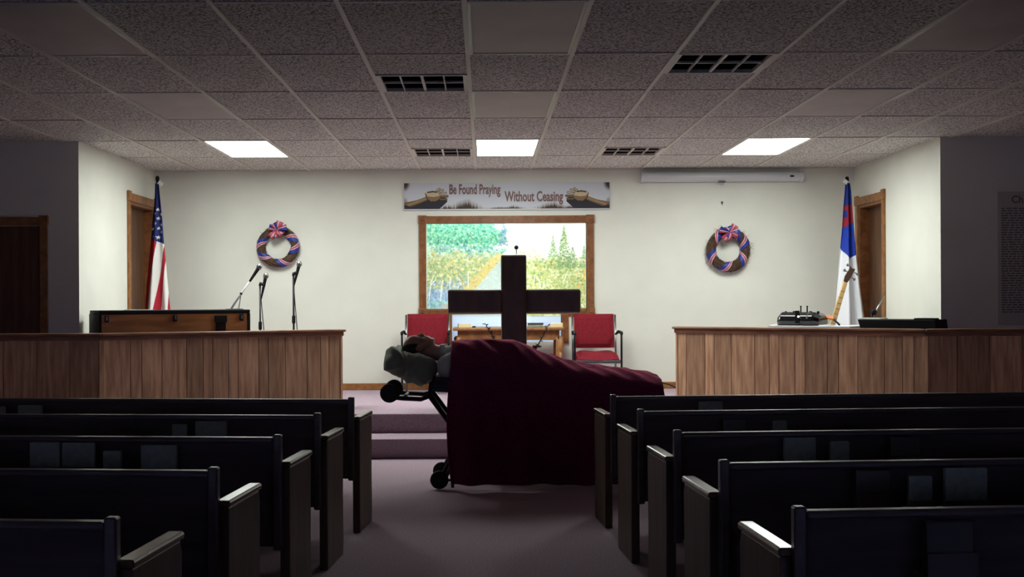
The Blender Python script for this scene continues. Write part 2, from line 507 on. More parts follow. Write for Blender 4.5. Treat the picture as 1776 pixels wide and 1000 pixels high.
LBL = {-4: 'on the flag-with-stars side', 0: 'in the middle column', 4: 'on the blue-and-red-canton flag side'}
NTH = {-1: 'lit', -3: 'first', -5: 'second', -7: 'third', -9: 'fourth', -11: 'fifth'}
for (c, r) in sorted(lights):
    x0 = GX0 + c * CW; y0 = GY0 + r * CD
    lit = r == -1
    lab = ('glowing white fluorescent ceiling panel ' + {-4: 'above the wooden console', 0: 'in front of the printed banner', 4: 'in front of the long white screen case'}[c]) if lit else \
          ('switched-off grey ceiling light panel, %s from the lit row, %s' % (NTH[r], LBL[c]))
    t = thing('ceiling_light', lab, 'ceiling light', (x0 + CW / 2, y0 + CD / 2, CEIL), 'fluorescent ceiling panels')
    mb = MB()
    for a, b, p, q in ((x0 + .013, x0 + .03, y0 + .01, y0 + CD - .01), (x0 + CW - .03, x0 + CW - .013, y0 + .01, y0 + CD - .01),
                       (x0 + .03, x0 + CW - .03, y0 + .01, y0 + .025), (x0 + .03, x0 + CW - .03, y0 + CD - .025, y0 + CD - .01)):
        mb.box(a, b, p, q, CEIL + .002, CEIL + .05)
    build('frame', mb, 'fixture', t)
    build('diffuser', MB().box(x0 + .03, x0 + CW - .03, y0 + .025, y0 + CD - .025, CEIL + .006, CEIL + .012), 'lit' if lit else 'diffuser_off', t)
VL = {(-1, -4): 'square dark ceiling vent beside the middle light column, farther from the banner', (2, -4): 'dark ceiling vent two tiles off the middle light column, farther from the banner',
      (-1, -1): 'dark ceiling vent next to the lit middle panel', (2, -1): 'dark ceiling vent between the lit middle and end panels'}
for (c, r), where in vents.items():
    x0 = GX0 + c * CW; y0 = GY0 + r * CD + (CD / 2 if where == 'far' else 0)
    L = CD / 2
    t = thing('ceiling_vent', VL[(c, r)], 'vent', (x0 + CW / 2, y0 + L / 2, CEIL), 'ceiling vents')
    build('backing', MB().box(x0 + .02, x0 + CW - .02, y0 + .02, y0 + L - .02, CEIL + .05, CEIL + .056), 'vent_back', t)
    mb = MB()
    mb.box(x0 + .013, x0 + .04, y0 + .01, y0 + L - .01, CEIL, CEIL + .05); mb.box(x0 + CW - .04, x0 + CW - .013, y0 + .01, y0 + L - .01, CEIL, CEIL + .05)
    mb.box(x0 + .04, x0 + CW - .04, y0 + .01, y0 + .03, CEIL, CEIL + .05); mb.box(x0 + .04, x0 + CW - .04, y0 + L - .03, y0 + L - .01, CEIL, CEIL + .05)
    build('frame', mb, 'grid', t)
    xm = x0 + CW / 2
    for q, wd in ((x0 + CW * .27, .004), (xm, .009), (x0 + CW * .73, .004)):
        build('bar', MB().box(q - wd, q + wd, y0 + .03, y0 + L - .03, CEIL + .004, CEIL + .02), 'grid', t)
    build('bar', MB().box(x0 + .04, x0 + CW - .04, y0 + L / 2 - .006, y0 + L / 2 + .006, CEIL + .006, CEIL + .02), 'grid', t)
    ns = 22
    for k in range(ns):
        yy = y0 + .035 + (L - .07) * (k + .5) / ns
        mb = MB().add([(x0 + .04, yy - .007, CEIL + .02), (x0 + CW - .04, yy - .007, CEIL + .02), (x0 + CW - .04, yy + .004, CEIL + .042), (x0 + .04, yy + .004, CEIL + .042)], [(0, 1, 2, 3)])
        build('louvre', mb, 'vent_dark', t, recalc=False)

# ------------------------------------------------------------------ baptistry: trim, mural, lamp, glass
trim = bpy.data.objects.new('trim_1', None); C.objects.link(trim); trim.location = ((ux0 + ux1) / 2, WB, lz0); ORG[trim.name] = Vector(trim.location); trim['kind'] = 'structure'
cw = .078
def casing(name, x0, x1, z0, z1, th=.025):
    mb = MB().box(x0, x1, WB - th, WB + .10, z0, z1)
    o = build(name, mb, 'oak_trim', trim, bevel=.004)
    g_ = MB(); f_ = MB()
    if x1 - x0 > z1 - z0:
        for k in (.28, .5, .72): f_.box(x0 + .01, x1 - .01, WB - th - .004, WB - th, z0 + (z1 - z0) * k - .006, z0 + (z1 - z0) * k + .006)
    else:
        for k in (.28, .5, .72): f_.box(x0 + (x1 - x0) * k - .006, x0 + (x1 - x0) * k + .006, WB - th - .004, WB - th, z0 + .01, z1 - .01)
    build('fluting', f_, 'oak_trim', trim, bevel=.002)
casing('casing', ux0 - cw, ux0, uz0, uz1); casing('casing', ux1, ux1 + cw, uz0, uz1)
casing('casing', ux0, ux1, uz1, uz1 + cw); casing('casing', ux0, lx0 - cw, uz0 - cw, uz0); casing('casing', lx1 + cw, ux1, uz0 - cw, uz0)
casing('casing', lx0 - cw, lx1 + cw, lz1 - .0, uz0)
casing('casing', lx0 - cw, lx0, lz0 - .02, lz1); casing('casing', lx1, lx1 + cw, lz0 - .02, lz1)
for x in (ux0 - cw / 2, ux1 + cw / 2):
    for z in (uz1 + cw / 2, uz0 - cw / 2):
        e = .046
        blk = build('rosette_block', MB().box(x - e, x + e, WB - .035, WB, z - e, z + e), 'oak_trim', trim, bevel=.004)
        rs = MB().lathe((x, WB - .035, z), (0, -1, 0), [(.036, 0), (.036, .006), (.028, .008), (.026, .003), (.016, .003), (.013, .010), (.004, .012)], 20)
        build('rosette', rs, 'oak_trim', blk, smooth=False)
pane = build('glass_panel', MB().box(lx0, lx1, WB + .05, WB + .058, lz0, lz1), 'glass', trim)

# the painted landscape on the recess's rear wall
rng = np.random.default_rng(5)
U0, U1, V0, V1 = 722., 1036., 372., 548.
S = 1.6
mw, mh = int((U1 - U0) * S), int((V1 - V0) * S)
vv, uu = np.mgrid[0:mh, 0:mw]
uu = U0 + (uu + .5) / S; vv = V0 + (vv + .5) / S
def L3(r, g, b): return np.array([lin(r), lin(g), lin(b)])
img = np.zeros((mh, mw, 3))
img[:] = L3(246, 250, 246)
def mix(mask, c):
    m_ = np.clip(mask, 0, 1)[..., None]
    img[:] = img * (1 - m_) + np.array(c) * m_
def sm(x, a, b):
    t_ = np.clip((x - a) / (b - a), 0, 1); return t_ * t_ * (3 - 2 * t_)
nzl = np.array([[mnoise.noise(Vector((a_ * .06, b_ * .09, 3))) for a_ in uu[0, ::4]] for b_ in vv[::4, 0]])
nzl = np.kron(nzl, np.ones((4, 4)))[:mh, :mw]
left = 1 - sm(uu + 26 * nzl, 852, 884)
mix(left * (1 - sm(vv + 20 * nzl, 422, 450)), L3(120, 192, 168))
mix(left * sm(vv + 20 * nzl, 422, 450), L3(170, 188, 136))
mix(sm(vv + 14 * nzl, 440, 460) * (1 - left), L3(186, 202, 136))
mix((1 - sm(np.hypot((uu - 765) / 34, (vv - 517) / 24), .5, 1.1)), L3(150, 176, 204))
mix(1 - sm(np.hypot((uu - 795) / 26, (vv - 496) / 20), .5, 1.1), L3(150, 168, 178))
def dabs(n, u0, u1, v0, v1, pal, rmin, rmax, alpha, cond=None, asp=1.0):
    for _ in range(n):
        cu, cv = rng.uniform(u0, u1), rng.uniform(v0, v1)
        if cond and not cond(cu, cv): continue
        r = rng.uniform(rmin, rmax)
        c = L3(*pal[rng.integers(len(pal))])
        i0, i1 = int(max(0, (cu - r * 2 - U0) * S)), int(min(mw, (cu + r * 2 - U0) * S + 1))
        j0, j1 = int(max(0, (cv - r * 2 - V0) * S)), int(min(mh, (cv + r * 2 - V0) * S + 1))
        if i1 <= i0 or j1 <= j0: continue
        d = np.hypot((uu[j0:j1, i0:i1] - cu), (vv[j0:j1, i0:i1] - cv) * asp) / r
        m_ = (np.clip(1.3 - d, 0, 1) * alpha)[..., None]
        img[j0:j1, i0:i1] = img[j0:j1, i0:i1] * (1 - m_) + c * m_
teal = [(60, 160, 140), (96, 190, 160), (140, 214, 180), (40, 126, 116), (170, 226, 196), (110, 180, 130), (80, 150, 150)]
yell = [(214, 206, 124), (168, 190, 112), (232, 226, 172), (136, 174, 112), (190, 176, 106), (222, 204, 146), (120, 164, 126), (236, 232, 204), (150, 164, 130)]
blue = [(120, 150, 200), (170, 190, 226), (96, 120, 170), (200, 214, 240), (130, 160, 170)]
grn = [(188, 206, 124), (150, 182, 96), (220, 226, 176), (122, 156, 80), (236, 234, 206), (204, 190, 110), (104, 140, 90), (170, 160, 100)]
dabs(3000, 722, 884, 372, 446, teal, .8, 2.6, .75, lambda a, b: a + 30 * mnoise.noise(Vector((a * .06, b * .09, 3))) < 872 - abs(b - 400) * .1 and b < 440 + 22 * mnoise.noise(Vector((a * .07, 2, 9))))
dabs(260, 730, 860, 380, 440, [(20, 84, 84), (30, 100, 96)], .6, 1.6, .7)
dabs(320, 735, 870, 424, 446, [(150, 180, 200), (190, 210, 220), (110, 160, 170), (226, 240, 236)], .8, 2.4, .7)
dabs(2400, 722, 868, 428, 520, yell + [(120, 170, 130), (150, 170, 150), (186, 206, 176)], .8, 2.8, .75, lambda a, b: (b < 505 or a > 800) and b > 438 + 16 * mnoise.noise(Vector((a * .07, 2, 9))))
dabs(200, 730, 860, 445, 520, [(96, 120, 90), (110, 110, 80), (90, 110, 120)], .5, 1.4, .7)
dabs(500, 730, 800, 488, 545, blue, .8, 2.4, .7)
dabs(260, 728, 785, 520, 548, [(120, 190, 170), (170, 214, 190), (90, 160, 160)], .8, 2.4, .6)
dabs(2400, 880, 1036, 436, 548, grn + [(240, 240, 220), (200, 214, 180)], .8, 2.6, .75, lambda a, b: b > 446 + 14 * mnoise.noise(Vector((a * .08, 5, 1))))
dabs(60, 905, 945, 424, 446, [(246, 196, 170), (240, 170, 150), (250, 220, 180)], 1, 3.4, .6, lambda a, b: abs(a - 928) < (b - 418) * .8)
dabs(50, 890, 910, 428, 444, [(246, 206, 160), (240, 190, 140)], 1, 3, .6)
dabs(120, 1000, 1036, 455, 530, [(246, 190, 96), (240, 170, 80), (120, 150, 80)], .8, 2.4, .7)
dabs(70, 925, 990, 452, 462, [(70, 96, 60), (100, 124, 80)], .7, 2.0, .7, asp=2)
dabs(110, 900, 1036, 484, 545, [(90, 116, 70), (120, 140, 84)], .6, 1.5, .6, asp=2)
# road running down to the lower left, with a sandy bank
def seg(cu, cv, pts, wd, c, alpha=1):
    for (a, b), (e, f_) in zip(pts, pts[1:]):
        t_ = np.clip(((uu - a) * (e - a) + (vv - b) * (f_ - b)) / ((e - a) ** 2 + (f_ - b) ** 2 + 1e-6), 0, 1)
        d = np.hypot(uu - a - t_ * (e - a), vv - b - t_ * (f_ - b))
        mix((1 - sm(d, wd * .7, wd * 1.2)) * alpha, c)
road = ((vv > 448) & (uu > 866 - (vv - 452) * .86) & (uu < 886 + (vv - 448) * .05)).astype(float)
bank = ((vv > 440) & (uu > 852 + 9 * nzl - (vv - 448) * .90) & (uu <= 866 - (vv - 452) * .86)).astype(float)
mix(bank * .75, L3(206, 186, 118)); mix(road, L3(176, 194, 190))
dabs(240, 800, 868, 446, 504, [(226, 200, 120), (206, 180, 100), (246, 232, 170), (130, 110, 70), (190, 206, 130)], .7, 2.0, .7, lambda a, b: 846 - (b - 448) * .95 < a < 866 - (b - 452) * .86, 1.6)
dabs(200, 820, 900, 452, 504, [(196, 208, 204), (166, 184, 182), (206, 214, 212)], .8, 2.2, .5, lambda a, b: a > 868 - (b - 452) * .86)
dabs(40, 815, 866, 452, 500, [(84, 72, 50)], .6, 1.3, .8, lambda a, b: abs(a - (865 - (b - 452) * .86)) < 1.6, 1.2)
def conifer(cx, top, bot, wd, pal, n):
    for _ in range(n):
        q = rng.uniform(0, 1) ** .7
        y = top + (bot - top) * q
        lay = .65 + .35 * ((q * 7) % 1)
        x = cx + rng.uniform(-1, 1) * wd * q * lay
        dabs(1, x, x + .01, y, y + .01, pal, .6, 1.5, .75)
conifer(978, 389, 466, 19, [(90, 136, 84), (130, 170, 110), (66, 108, 68), (170, 196, 140)], 800)
conifer(959, 408, 446, 10, [(130, 172, 120), (170, 200, 150), (100, 146, 100)], 230)
conifer(993, 428, 464, 16, [(110, 150, 110), (84, 120, 84), (160, 190, 140)], 240)
conifer(1013, 426, 464, 12, [(100, 150, 110), (140, 180, 140)], 170)
conifer(873, 378, 426, 10, [(90, 134, 164), (140, 176, 196), (70, 112, 140)], 330)
conifer(897, 408, 436, 6, [(170, 206, 226), (190, 220, 232)], 90)
conifer(887, 406, 436, 5, [(190, 216, 226)], 70)
conifer(742, 420, 446, 9, [(170, 220, 200), (200, 234, 214)], 110)
for pts in ([(744, 520), (747, 492), (752, 478)], [(747, 494), (756, 484)], [(764, 522), (766, 494), (768, 486)], [(812, 498), (812, 470)], [(780, 500), (781, 480)], [(925, 500), (927, 478)], [(938, 500), (934, 482)], [(976, 492), (984, 470)]):
    seg(0, 0, pts, .7, L3(246, 244, 224), .9)
mural = raster('landscape_mural', img, lambda s, t: P(U0 + (U1 - U0) * s, V0 + (V1 - V0) * t, by1 - .025), 'print',
               label='painted forest and pond landscape inside the lit wooden frame', cat='mural')
lamp = thing('strip_light', 'fluorescent tube hidden above the framed landscape opening', 'lamp', (.25, 13.2, 2.5))
build('tube', MB().lathe((-.75, 13.18, 2.5), (1, 0, 0), [(.02, 0), (.02, 2.0)], 12), 'tube_lit', lamp, smooth=True)
build('housing', MB().box(-.8, 1.3, 13.15, 13.21, 2.53, 2.615), 'fixture', lamp)

lamp = thing('strip_light', 'added unseen fill tube under the sill, brightening the blue tank panel', 'lamp', (.2, 13.14, lz1))  # extra lamp, not a known fitting; lifts the blue tank panel
build('tube', MB().lathe((lx0 - .1, 13.15, lz1 + .07), (1, 0, 0), [(.016, 0), (.016, lx1 - lx0 + .2)], 12), 'tank_fill_lit', lamp, smooth=True)
build('housing', MB().box(lx0 - .12, lx1 + .12, 13.105, 13.125, lz1 + .03, lz1 + .11), 'fixture', lamp)

# ------------------------------------------------------------------ chancel rails (both bend back towards the middle)
RZ = 1.05
def rail(name, label, p_c, p_e, side_x, bounds, sgn, grp):
    c = PZ(p_c[0], p_c[1], RZ); e = PZ(p_e[0], p_e[1], RZ)
    L = math.hypot(e.x - c.x, e.y - c.y)
    ux = Vector(((e.x - c.x) / L, (e.y - c.y) / L, 0))
    uy = Vector((-ux.y, ux.x, 0)) * sgn
    c0 = Vector((c.x, c.y, 0))
    fn = lambda x, y, z: c0 + ux * x + uy * y + Vector((0, 0, z))
    t = thing(name, label, 'railing', (c.x, c.y, 0), grp)
    n_front = uy
    xs = [max(0, (hit(b, 620, c0 + uy * .02, uy) - c0).dot(ux)) for b in bounds]
    xs.sort(); xs[-1] = L - .01
    def foot(p): return PL + .003 if p.y > YP - .02 else (.166 if p.y > YS - .03 else 0.0)
    for a, b in zip(xs, xs[1:]):
        z0 = max(foot(fn(a, .02, 0)), foot(fn(b, .05, 0)), foot(fn((a + b) / 2, .05, 0)))
        build('plank', MB().hexa(fn, a + .002, b - .002, .02, .04, z0, RZ - .055), 'plank', t, bevel=.003)
    build('core', MB().hexa(fn, .02, L - .02, .04, .12, PL + .003, RZ - .03), 'moulding', t)
    build('corner_strip', MB().hexa(fn, -.02, .025, .008, .05, .003, RZ - .055), 'plank', t, bevel=.004)
    build('end_board', MB().hexa(fn, L - .01, L + .012, .015, .13, PL + .003, RZ - .03), 'plank', t, bevel=.003)
    build('top_cap', MB().hexa(fn, -.0, L + .035, -.02, .16, RZ - .022, RZ), 'moulding', t, bevel=.008)
    build('under_moulding', MB().hexa(fn, .0, L + .02, .0, .02, RZ - .06, RZ - .022), 'moulding', t, bevel=.006)
    # straight wing in front of the return wall
    xa, xb = sorted((c.x, side_x)); y = c.y
    n = 10
    for k in range(n):
        a = xa + (xb - xa) * k / n; b = xa + (xb - xa) * (k + 1) / n
        build('plank', MB().box(a + .002, b - .002, y + .02, y + .04, 0, RZ - .055), 'plank', t, bevel=.003)
    build('core', MB().box(xa + .02, xb - .02, y + .04, y + .12, 0, RZ - .03), 'moulding', t)
    build('top_cap', MB().box(xa, xb, y - .02, y + .16, RZ - .022, RZ), 'moulding', t, bevel=.008)
    build('under_moulding', MB().box(xa, xb, y, y + .02, RZ - .06, RZ - .022), 'moulding', t, bevel=.006)
    return fn, c0, ux, uy, L
lb = [100 + k / 2.38 for k in (190, 300, 347, 430, 532, 600, 640, 705, 745, 830, 870, 940, 1028, 1085, 1120, 1176)]
rb = [1140 + k / 2.38 for k in (80, 120, 197, 235, 305, 402, 462, 502, 568, 610, 702, 748, 828, 938, 1012, 1060, 1108)]
LR = rail('chancel_rail', 'brown plank rail in front of the brown wooden console', (176, 578), (593, 571), SXL, lb, 1, 'plank chancel rails')
RR = rail('chancel_rail', 'brown plank rail in front of the guitar and black keyboard', (1605, 570.5), (1172, 566), SXR, rb, -1, 'plank chancel rails')

# ------------------------------------------------------------------ console behind the left rail
fnL, c0, ux, uy, LL = LR
def on_l(u, v, y): return (hit(u, v, c0 + uy * y, uy) - c0).dot(ux)
yb = .24
x0 = on_l(172, 560, yb); x1 = on_l(434, 555, yb)
def top_z(u, v, y): return hit(u, v, c0 + uy * y, uy).z
zt = (top_z(300, 538, yb) + top_z(433, 536, yb)) / 2
con = thing('organ_console', 'brown wooden console with black edges standing behind the rail', 'organ', fnL(x0, yb, PL))
ye = yb + .52
zb = PL + .003
build('body', MB().hexa(fnL, x0 + .02, x1 - .02, yb + .02, ye, zb, zt - .03), 'black', con)
build('back_panel', MB().hexa(fnL, x0 + .02, x1 - .025, yb + .005, yb + .02, zb, zt - .035), 'console_wood', con)
build('lid', MB().hexa(fnL, x0, x1, yb, ye + .02, zt - .032, zt), 'black', con, bevel=.006)
build('side_panel', MB().hexa(fnL, x0, x0 + .02, yb, ye + .06, zb, zt - .032), 'black', con)
build('side_panel', MB().hexa(fnL, x1 - .02, x1, yb, ye, zb, zt - .032), 'black', con)
for u in (185, 304, 419):
    xx = on_l(u, 549, yb)
    l_ = build('latch', MB().hexa(fnL, xx - .018, xx + .018, yb - .008, yb + .006, zt - .10, zt - .042), 'dark_metal', con, bevel=.003)
    build('latch_hasp', MB().hexa(fnL, xx - .008, xx + .008, yb - .018, yb - .008, zt - .085, zt - .05), 'steel', l_, bevel=.002)
xx = on_l(383, 552, yb)
build('handle_plate', MB().hexa(fnL, xx - .055, xx + .055, yb - .012, yb + .006, zt - .115, zt - .05), 'black', con, bevel=.004)
build('jack_plate', MB().hexa(fnL, xx - .045, xx + .045, yb - .008, yb + .006, zt - .21, zt - .118), 'dark_metal', con, bevel=.004)
# white sheet music on the lid
pp = on_l(232, 537, yb + .3)
build('paper', MB().hexa(fnL, pp - .06, pp + .16, yb + .2, yb + .42, zt + .0005, zt + .006), 'paper', label='white sheets of paper lying on the wooden console lid', cat='paper')

# microphones
def mic_head(t, base, tip):
    base = Vector(base); tip = Vector(tip); d = (tip - base); L = d.length; d.normalize()
    body = build('microphone', MB().lathe(base, d, [(.009, 0), (.011, L * .05), (.017, L * .72), (.017, L * .76)], 14), 'black', t, smooth=True)
    mb = MB().lathe(base + d * L * .75, d, [(.018, 0), (.024, .008), (.027, .02), (.025, .035), (.018, .048), (.006, .054)], 16)
    build('grille', mb, 'steel', body, smooth=True)
def mic_stand(label, u, v_clip, Y, tip_uv, base_uv, kind):
    foot = P(u, v_clip, Y); foot = Vector((foot.x, foot.y, PL + .003))
    top = P(u, v_clip, Y); top.x = foot.x
    t = thing('microphone_stand', label, 'microphone', foot, 'microphones behind the rail')
    build('base', MB().lathe(foot, (0, 0, 1), [(.13, 0), (.13, .015), (.03, .03), (.015, .04)], 24), 'black', t, smooth=False)
    build('pole', MB().tube([foot + Vector((0, 0, .03)), top], .0085 if kind else .010, 10), 'dark_metal' if kind else 'black', t, smooth=True)
    zc = foot.z + (top.z - foot.z) * .62
    build('clutch', MB().lathe((foot.x, foot.y, zc), (0, 0, 1), [(.012, 0), (.017, .005), (.017, .07), (.012, .08)], 12), 'black', t)
    b = P(*base_uv, Y); e = P(*tip_uv, Y)
    m_ = b.lerp(e, .42)
    build('clip', MB().tube([top, top + Vector((0, 0, .02)), m_], [.016, .016, .018], 10), 'black', t)
    mic_head(t, b, e)
    c1 = b + (b - e).normalized() * .06
    build('plug', MB().tube([b, c1], [.010, .007], 10), 'black', t)
    pts = []
    for k in range(13):
        q = k / 12
        pts.append(Vector((c1.x + (.035 + .02 * q) * math.sin(q * 2.2), c1.y, c1.z + (PL + .01 - c1.z) * q)))
    build('cable', MB().tube(pts, .0045, 6), 'black', t, smooth=True)
mic_stand('microphone on a thin stand, lower one of the two with upright poles', 451, 495, 11.55, (462, 474), (455, 508), 1)
mic_stand('microphone on a black upright stand beside the wreath', 509, 478, 11.55, (520, 454), (512, 486), 0)
# desk mic on the console lid
yy = yb + .26
q0 = hit(403, 534, c0 + uy * yy, uy); q0.z = zt
dm = thing('desk_microphone', 'silver tilted microphone on a small stand on the console lid', 'microphone', q0)
pl = lambda u, v: hit(u, v, c0 + uy * yy, uy)
s0, s1, s2, s3 = pl(401, 534), pl(418, 509), pl(433, 488), pl(452, 459)
s0.z = zt + .006
xq = (s0 - c0).dot(ux)
build('base', MB().hexa(fnL, xq - .04, xq + .10, yy - .05, yy + .05, zt + .0005, zt + .008), 'steel', dm, bevel=.003)
build('arm', MB().tube([s0, s1, s2], [.010, .009, .007], 10), 'white_plastic', dm, smooth=True)
f2 = pl(414, 534); f2.z = zt + .006
build('brace', MB().tube([f2, s1], .004, 8), 'steel', dm)
build('knuckle', MB().ell(s1, (.013, .013, .013)), 'black', dm, smooth=True)
mic_head(dm, s2, s3)

# ------------------------------------------------------------------ things behind the right rail
fnR, c0r, uxr, uyr, LRr = RR
def on_r(u, v, y): return (hit(u, v, c0r + uyr * y, uyr) - c0r).dot(uxr)
y0c, y1c = .22, .74
xa, xb = sorted((on_r(1338, 566, y0c), on_r(1472, 566, y0c)))
zc = RZ + .012
cab = thing('side_cabinet', 'low wooden cabinet with white top behind the plank rail', 'cabinet', fnR(xa, y0c, PL))
build('body', MB().hexa(fnR, xa, xb, y0c, y1c, PL + .003, zc - .02), 'moulding', cab)
build('cabinet_top', MB().hexa(fnR, xa - .02, xb + .02, y0c - .02, y1c + .02, zc - .02, zc), 'white_plastic', cab, bevel=.004)
build('cabinet_door', MB().hexa(fnR, xa + .02, (xa + xb) / 2 - .005, y1c, y1c + .015, PL + .06, zc - .05), 'moulding', cab, bevel=.004)
build('cabinet_door', MB().hexa(fnR, (xa + xb) / 2 + .005, xb - .02, y1c, y1c + .015, PL + .06, zc - .05), 'moulding', cab, bevel=.004)
# black sound unit
ym = .44
a, b = sorted((on_r(1357, 555, ym), on_r(1428, 555, ym)))
hz = hit(1390, 541, c0r + uyr * ym, uyr).z
amp = thing('sound_unit', 'black sound unit with two short antennas on the white cabinet top', 'amplifier', fnR((a + b) / 2, ym, zc))
prof = [(-.15, .0), (.15, .0), (.17, .03), (.165, .085), (.13, hz - zc - .012), (-.08, hz - zc), (-.15, hz - zc - .035), (-.165, .05)]
mb = MB(); n = len(prof)
def cs(x, k): return [fnR(x, ym + p[0] * k, zc + .001 + (p[1] * k if p[1] > .001 else 0)) for p in prof]
mb.grid([cs(a, .72), cs(a + .05, 1), cs(b - .03, 1), cs(b, .84)], wrap=True)
mb.f.append(tuple(range(n))[::-1]); mb.f.append(tuple(range(3 * n, 4 * n)))
build('body', mb, 'black_gloss', amp, bevel=.008)
W_ = b - a
for u in (1389, 1400):
    xx = on_r(u, 540, ym); zz = hit(u, 530, c0r + uyr * ym, uyr).z
    build('antenna', MB().tube([fnR(xx, ym, hz - .01), fnR(xx, ym, zz - .02), fnR(xx, ym, zz)], [.007, .006, .009], 8), 'dark_metal', amp, smooth=True)
for k, (u, rr) in enumerate(((1365, .010), (1379, .012), (1408, .014), (1421, .012))):
    xx = on_r(u, 540, ym)
    build('knob', MB().lathe(fnR(xx, ym - .03, hz - .012), (0, 0, 1), [(rr, 0), (rr, .018), (rr * .7, .022)], 12), 'black', amp)
xx = on_r(1385, 555, ym - .165)
build('indicator_light', MB().ell(fnR(xx, ym - .17, zc + .085), (.009, .009, .009)), 'led', amp, smooth=True)
xx = on_r(1402, 553, ym - .165)
build('bracket', MB().tube([fnR(xx - .02, ym - .163, zc + .12), fnR(xx, ym - .18, zc + .115), fnR(xx + .015, ym - .17, zc + .07)], .005, 8), 'steel', amp)
build('front_strip', MB().hexa(fnR, (a + b) / 2 - .03, (a + b) / 2 + .01, ym - .172, ym - .15, zc + .02, zc + .14), 'dark_metal', amp, bevel=.003)
for nm, (u0, u1), dy in (('paper', (1337, 1349), .0), ('paper', (1424, 1440), .02)):
    xx = sorted((on_r(u0, 566, .34), on_r(u1, 566, .34)))
    build('paper', MB().hexa(fnR, xx[0], xx[1], .26 + dy, .44 + dy, zc + .0005, zc + .008), 'paper', label='white papers on the cabinet %s' % ('beside the orange cord' if u0 > 1400 else 'at the end away from the guitar'), cat='paper')
# cord looping over the cabinet
cp = [hit(u, v, c0r + uyr * yq, uyr) for u, v, yq in ((1430, 548, .62), (1437, 551, .58), (1446, 554, .54), (1452, 559, .5), (1456, 563, .48))]
e_ = cp[-1].copy(); e_.z = zc + .008; cp.append(e_)
cpb = [cp[0], hit(1437, 547.5, c0r + uyr * .62, uyr), hit(1443, 550, c0r + uyr * .58, uyr), cp[2]]
cord = thing('cord', 'short orange and black cord looping above the cabinet', 'cord', e_)
build('orange_sleeve', MB().tube(cp[:3], .011, 8), 'orange_cord', cord, smooth=True)
build('orange_loop', MB().tube(cpb, .009, 8), 'orange_cord', cord, smooth=True)
build('black_end', MB().tube(cp[2:], .009, 8), 'black', cord, smooth=True)

# bass guitar leaning on its stand
GYd = 11.75
h0 = P(1479, 466, GYd); h1 = P(1466, 489, GYd); h2 = P(1440, 575, GYd); 
d = (h2 - h1).normalized()
side = d.cross(Vector((0, 1, 0))).normalized()
fl = PL + .003
bl = h1 + d * ((h1.z - fl - .05) / -d.z)
gt = thing('bass_guitar', 'bass guitar with pale wooden neck leaning in front of the white flag', 'guitar', (bl.x, bl.y, fl))
back = Vector((0, 1, 0))
nk = h1 + d * .72
def board(pts, y0, y1, name, m, **kw):
    mb = MB().prism([(p.x, p.z) for p in pts], lambda p, t_: (p[0], GYd + t_, p[1]), y0, y1); return build(name, mb, m, gt, **kw)
board([h1 + side * .021, nk + side * .030, nk - side * .030, h1 - side * .021], -.012, .012, 'neck', 'neck_wood', bevel=.006)
fb = MB()
for k in range(14):
    p = h1 + d * (.03 + .69 * (1 - .944 ** (k + 1)) / (1 - .944 ** 15)); wv = side * .024
    fb.tube([p + wv + Vector((0, -.0135, 0)), p - wv + Vector((0, -.0135, 0))], .0015, 5)
build('fret', fb, 'steel', gt)
ax = (h0 - h1).normalized(); sd = ax.cross(Vector((0, 1, 0))).normalized(); hl = (h0 - h1).length
hp = [h1 + sd * .020, h1 + sd * .034 + ax * .05, h1 + sd * .030 + ax * (hl - .02), h1 + sd * .034 + ax * (hl + .01), h1 + sd * .008 + ax * hl, h1 - sd * .022 + ax * (hl + .012), h1 - sd * .026 + ax * .07, h1 - sd * .018]
board(hp, -.010, .010, 'headstock', 'head_wood', bevel=.004)
for k in range(4):
    s_ = 1 if k % 2 else -1
    p = h1 + ax * (.07 + k * .03) + sd * s_ * .030
    q = p + sd * s_ * .035
    tn = build('tuner', MB().tube([p, q], .006, 8), 'steel', gt)
    build('tuner_key', MB().ell(q, (.014, .008, .016)), 'steel', tn, smooth=True)
bc = nk + d * .22
outl = []
for k in range(36):
    a_ = 2 * math.pi * k / 36
    rr = .17 + .025 * math.cos(2 * a_) + .03 * math.cos(a_)
    ln = math.cos(a_) * rr * 1.3; wd_ = math.sin(a_) * rr * (1 - .14 * math.exp(-(ln / .06) ** 2))
    outl.append(bc + d * ln + side * wd_)
lowest = min(p.z for p in outl)
board([p + Vector((0, 0, max(0, fl + .02 - lowest))) for p in outl], -.022, .022, 'body', 'guitar_body', bevel=.008)

# black keyboard behind the rail near the dark end
yk = .24
ka, kb = on_r(1487, 556, yk), on_r(1622, 560, yk)
ka, kb = max(ka, kb), min(ka, kb)
zk0 = RZ - .09; zk1 = hit(1560, 554, c0r + uyr * yk, uyr).z
kbd = thing('keyboard', 'long black keyboard with sloping ends behind the plank rail', 'keyboard', fnR((ka + kb) / 2, yk + .2, PL))
mb = MB().add([fnR(x, y, z) for z, s_ in ((zk0, .05), (zk1, 0)) for (x, y) in ((kb + s_ * -.3, yk), (ka - s_, yk), (ka - s_, yk + .38), (kb + s_ * -.3, yk + .38))],
              [(0, 1, 2, 3), (4, 5, 6, 7), (0, 1, 5, 4), (1, 2, 6, 5), (2, 3, 7, 6), (3, 0, 4, 7)])
build('body', mb, 'black', kbd, bevel=.006)
km = kb + (ka - kb) * .42
build('end_block', MB().hexa(fnR, kb, km - .1, yk + .01, yk + .12, zk1 - .002, zk1 + .014), 'black', kbd, bevel=.003)
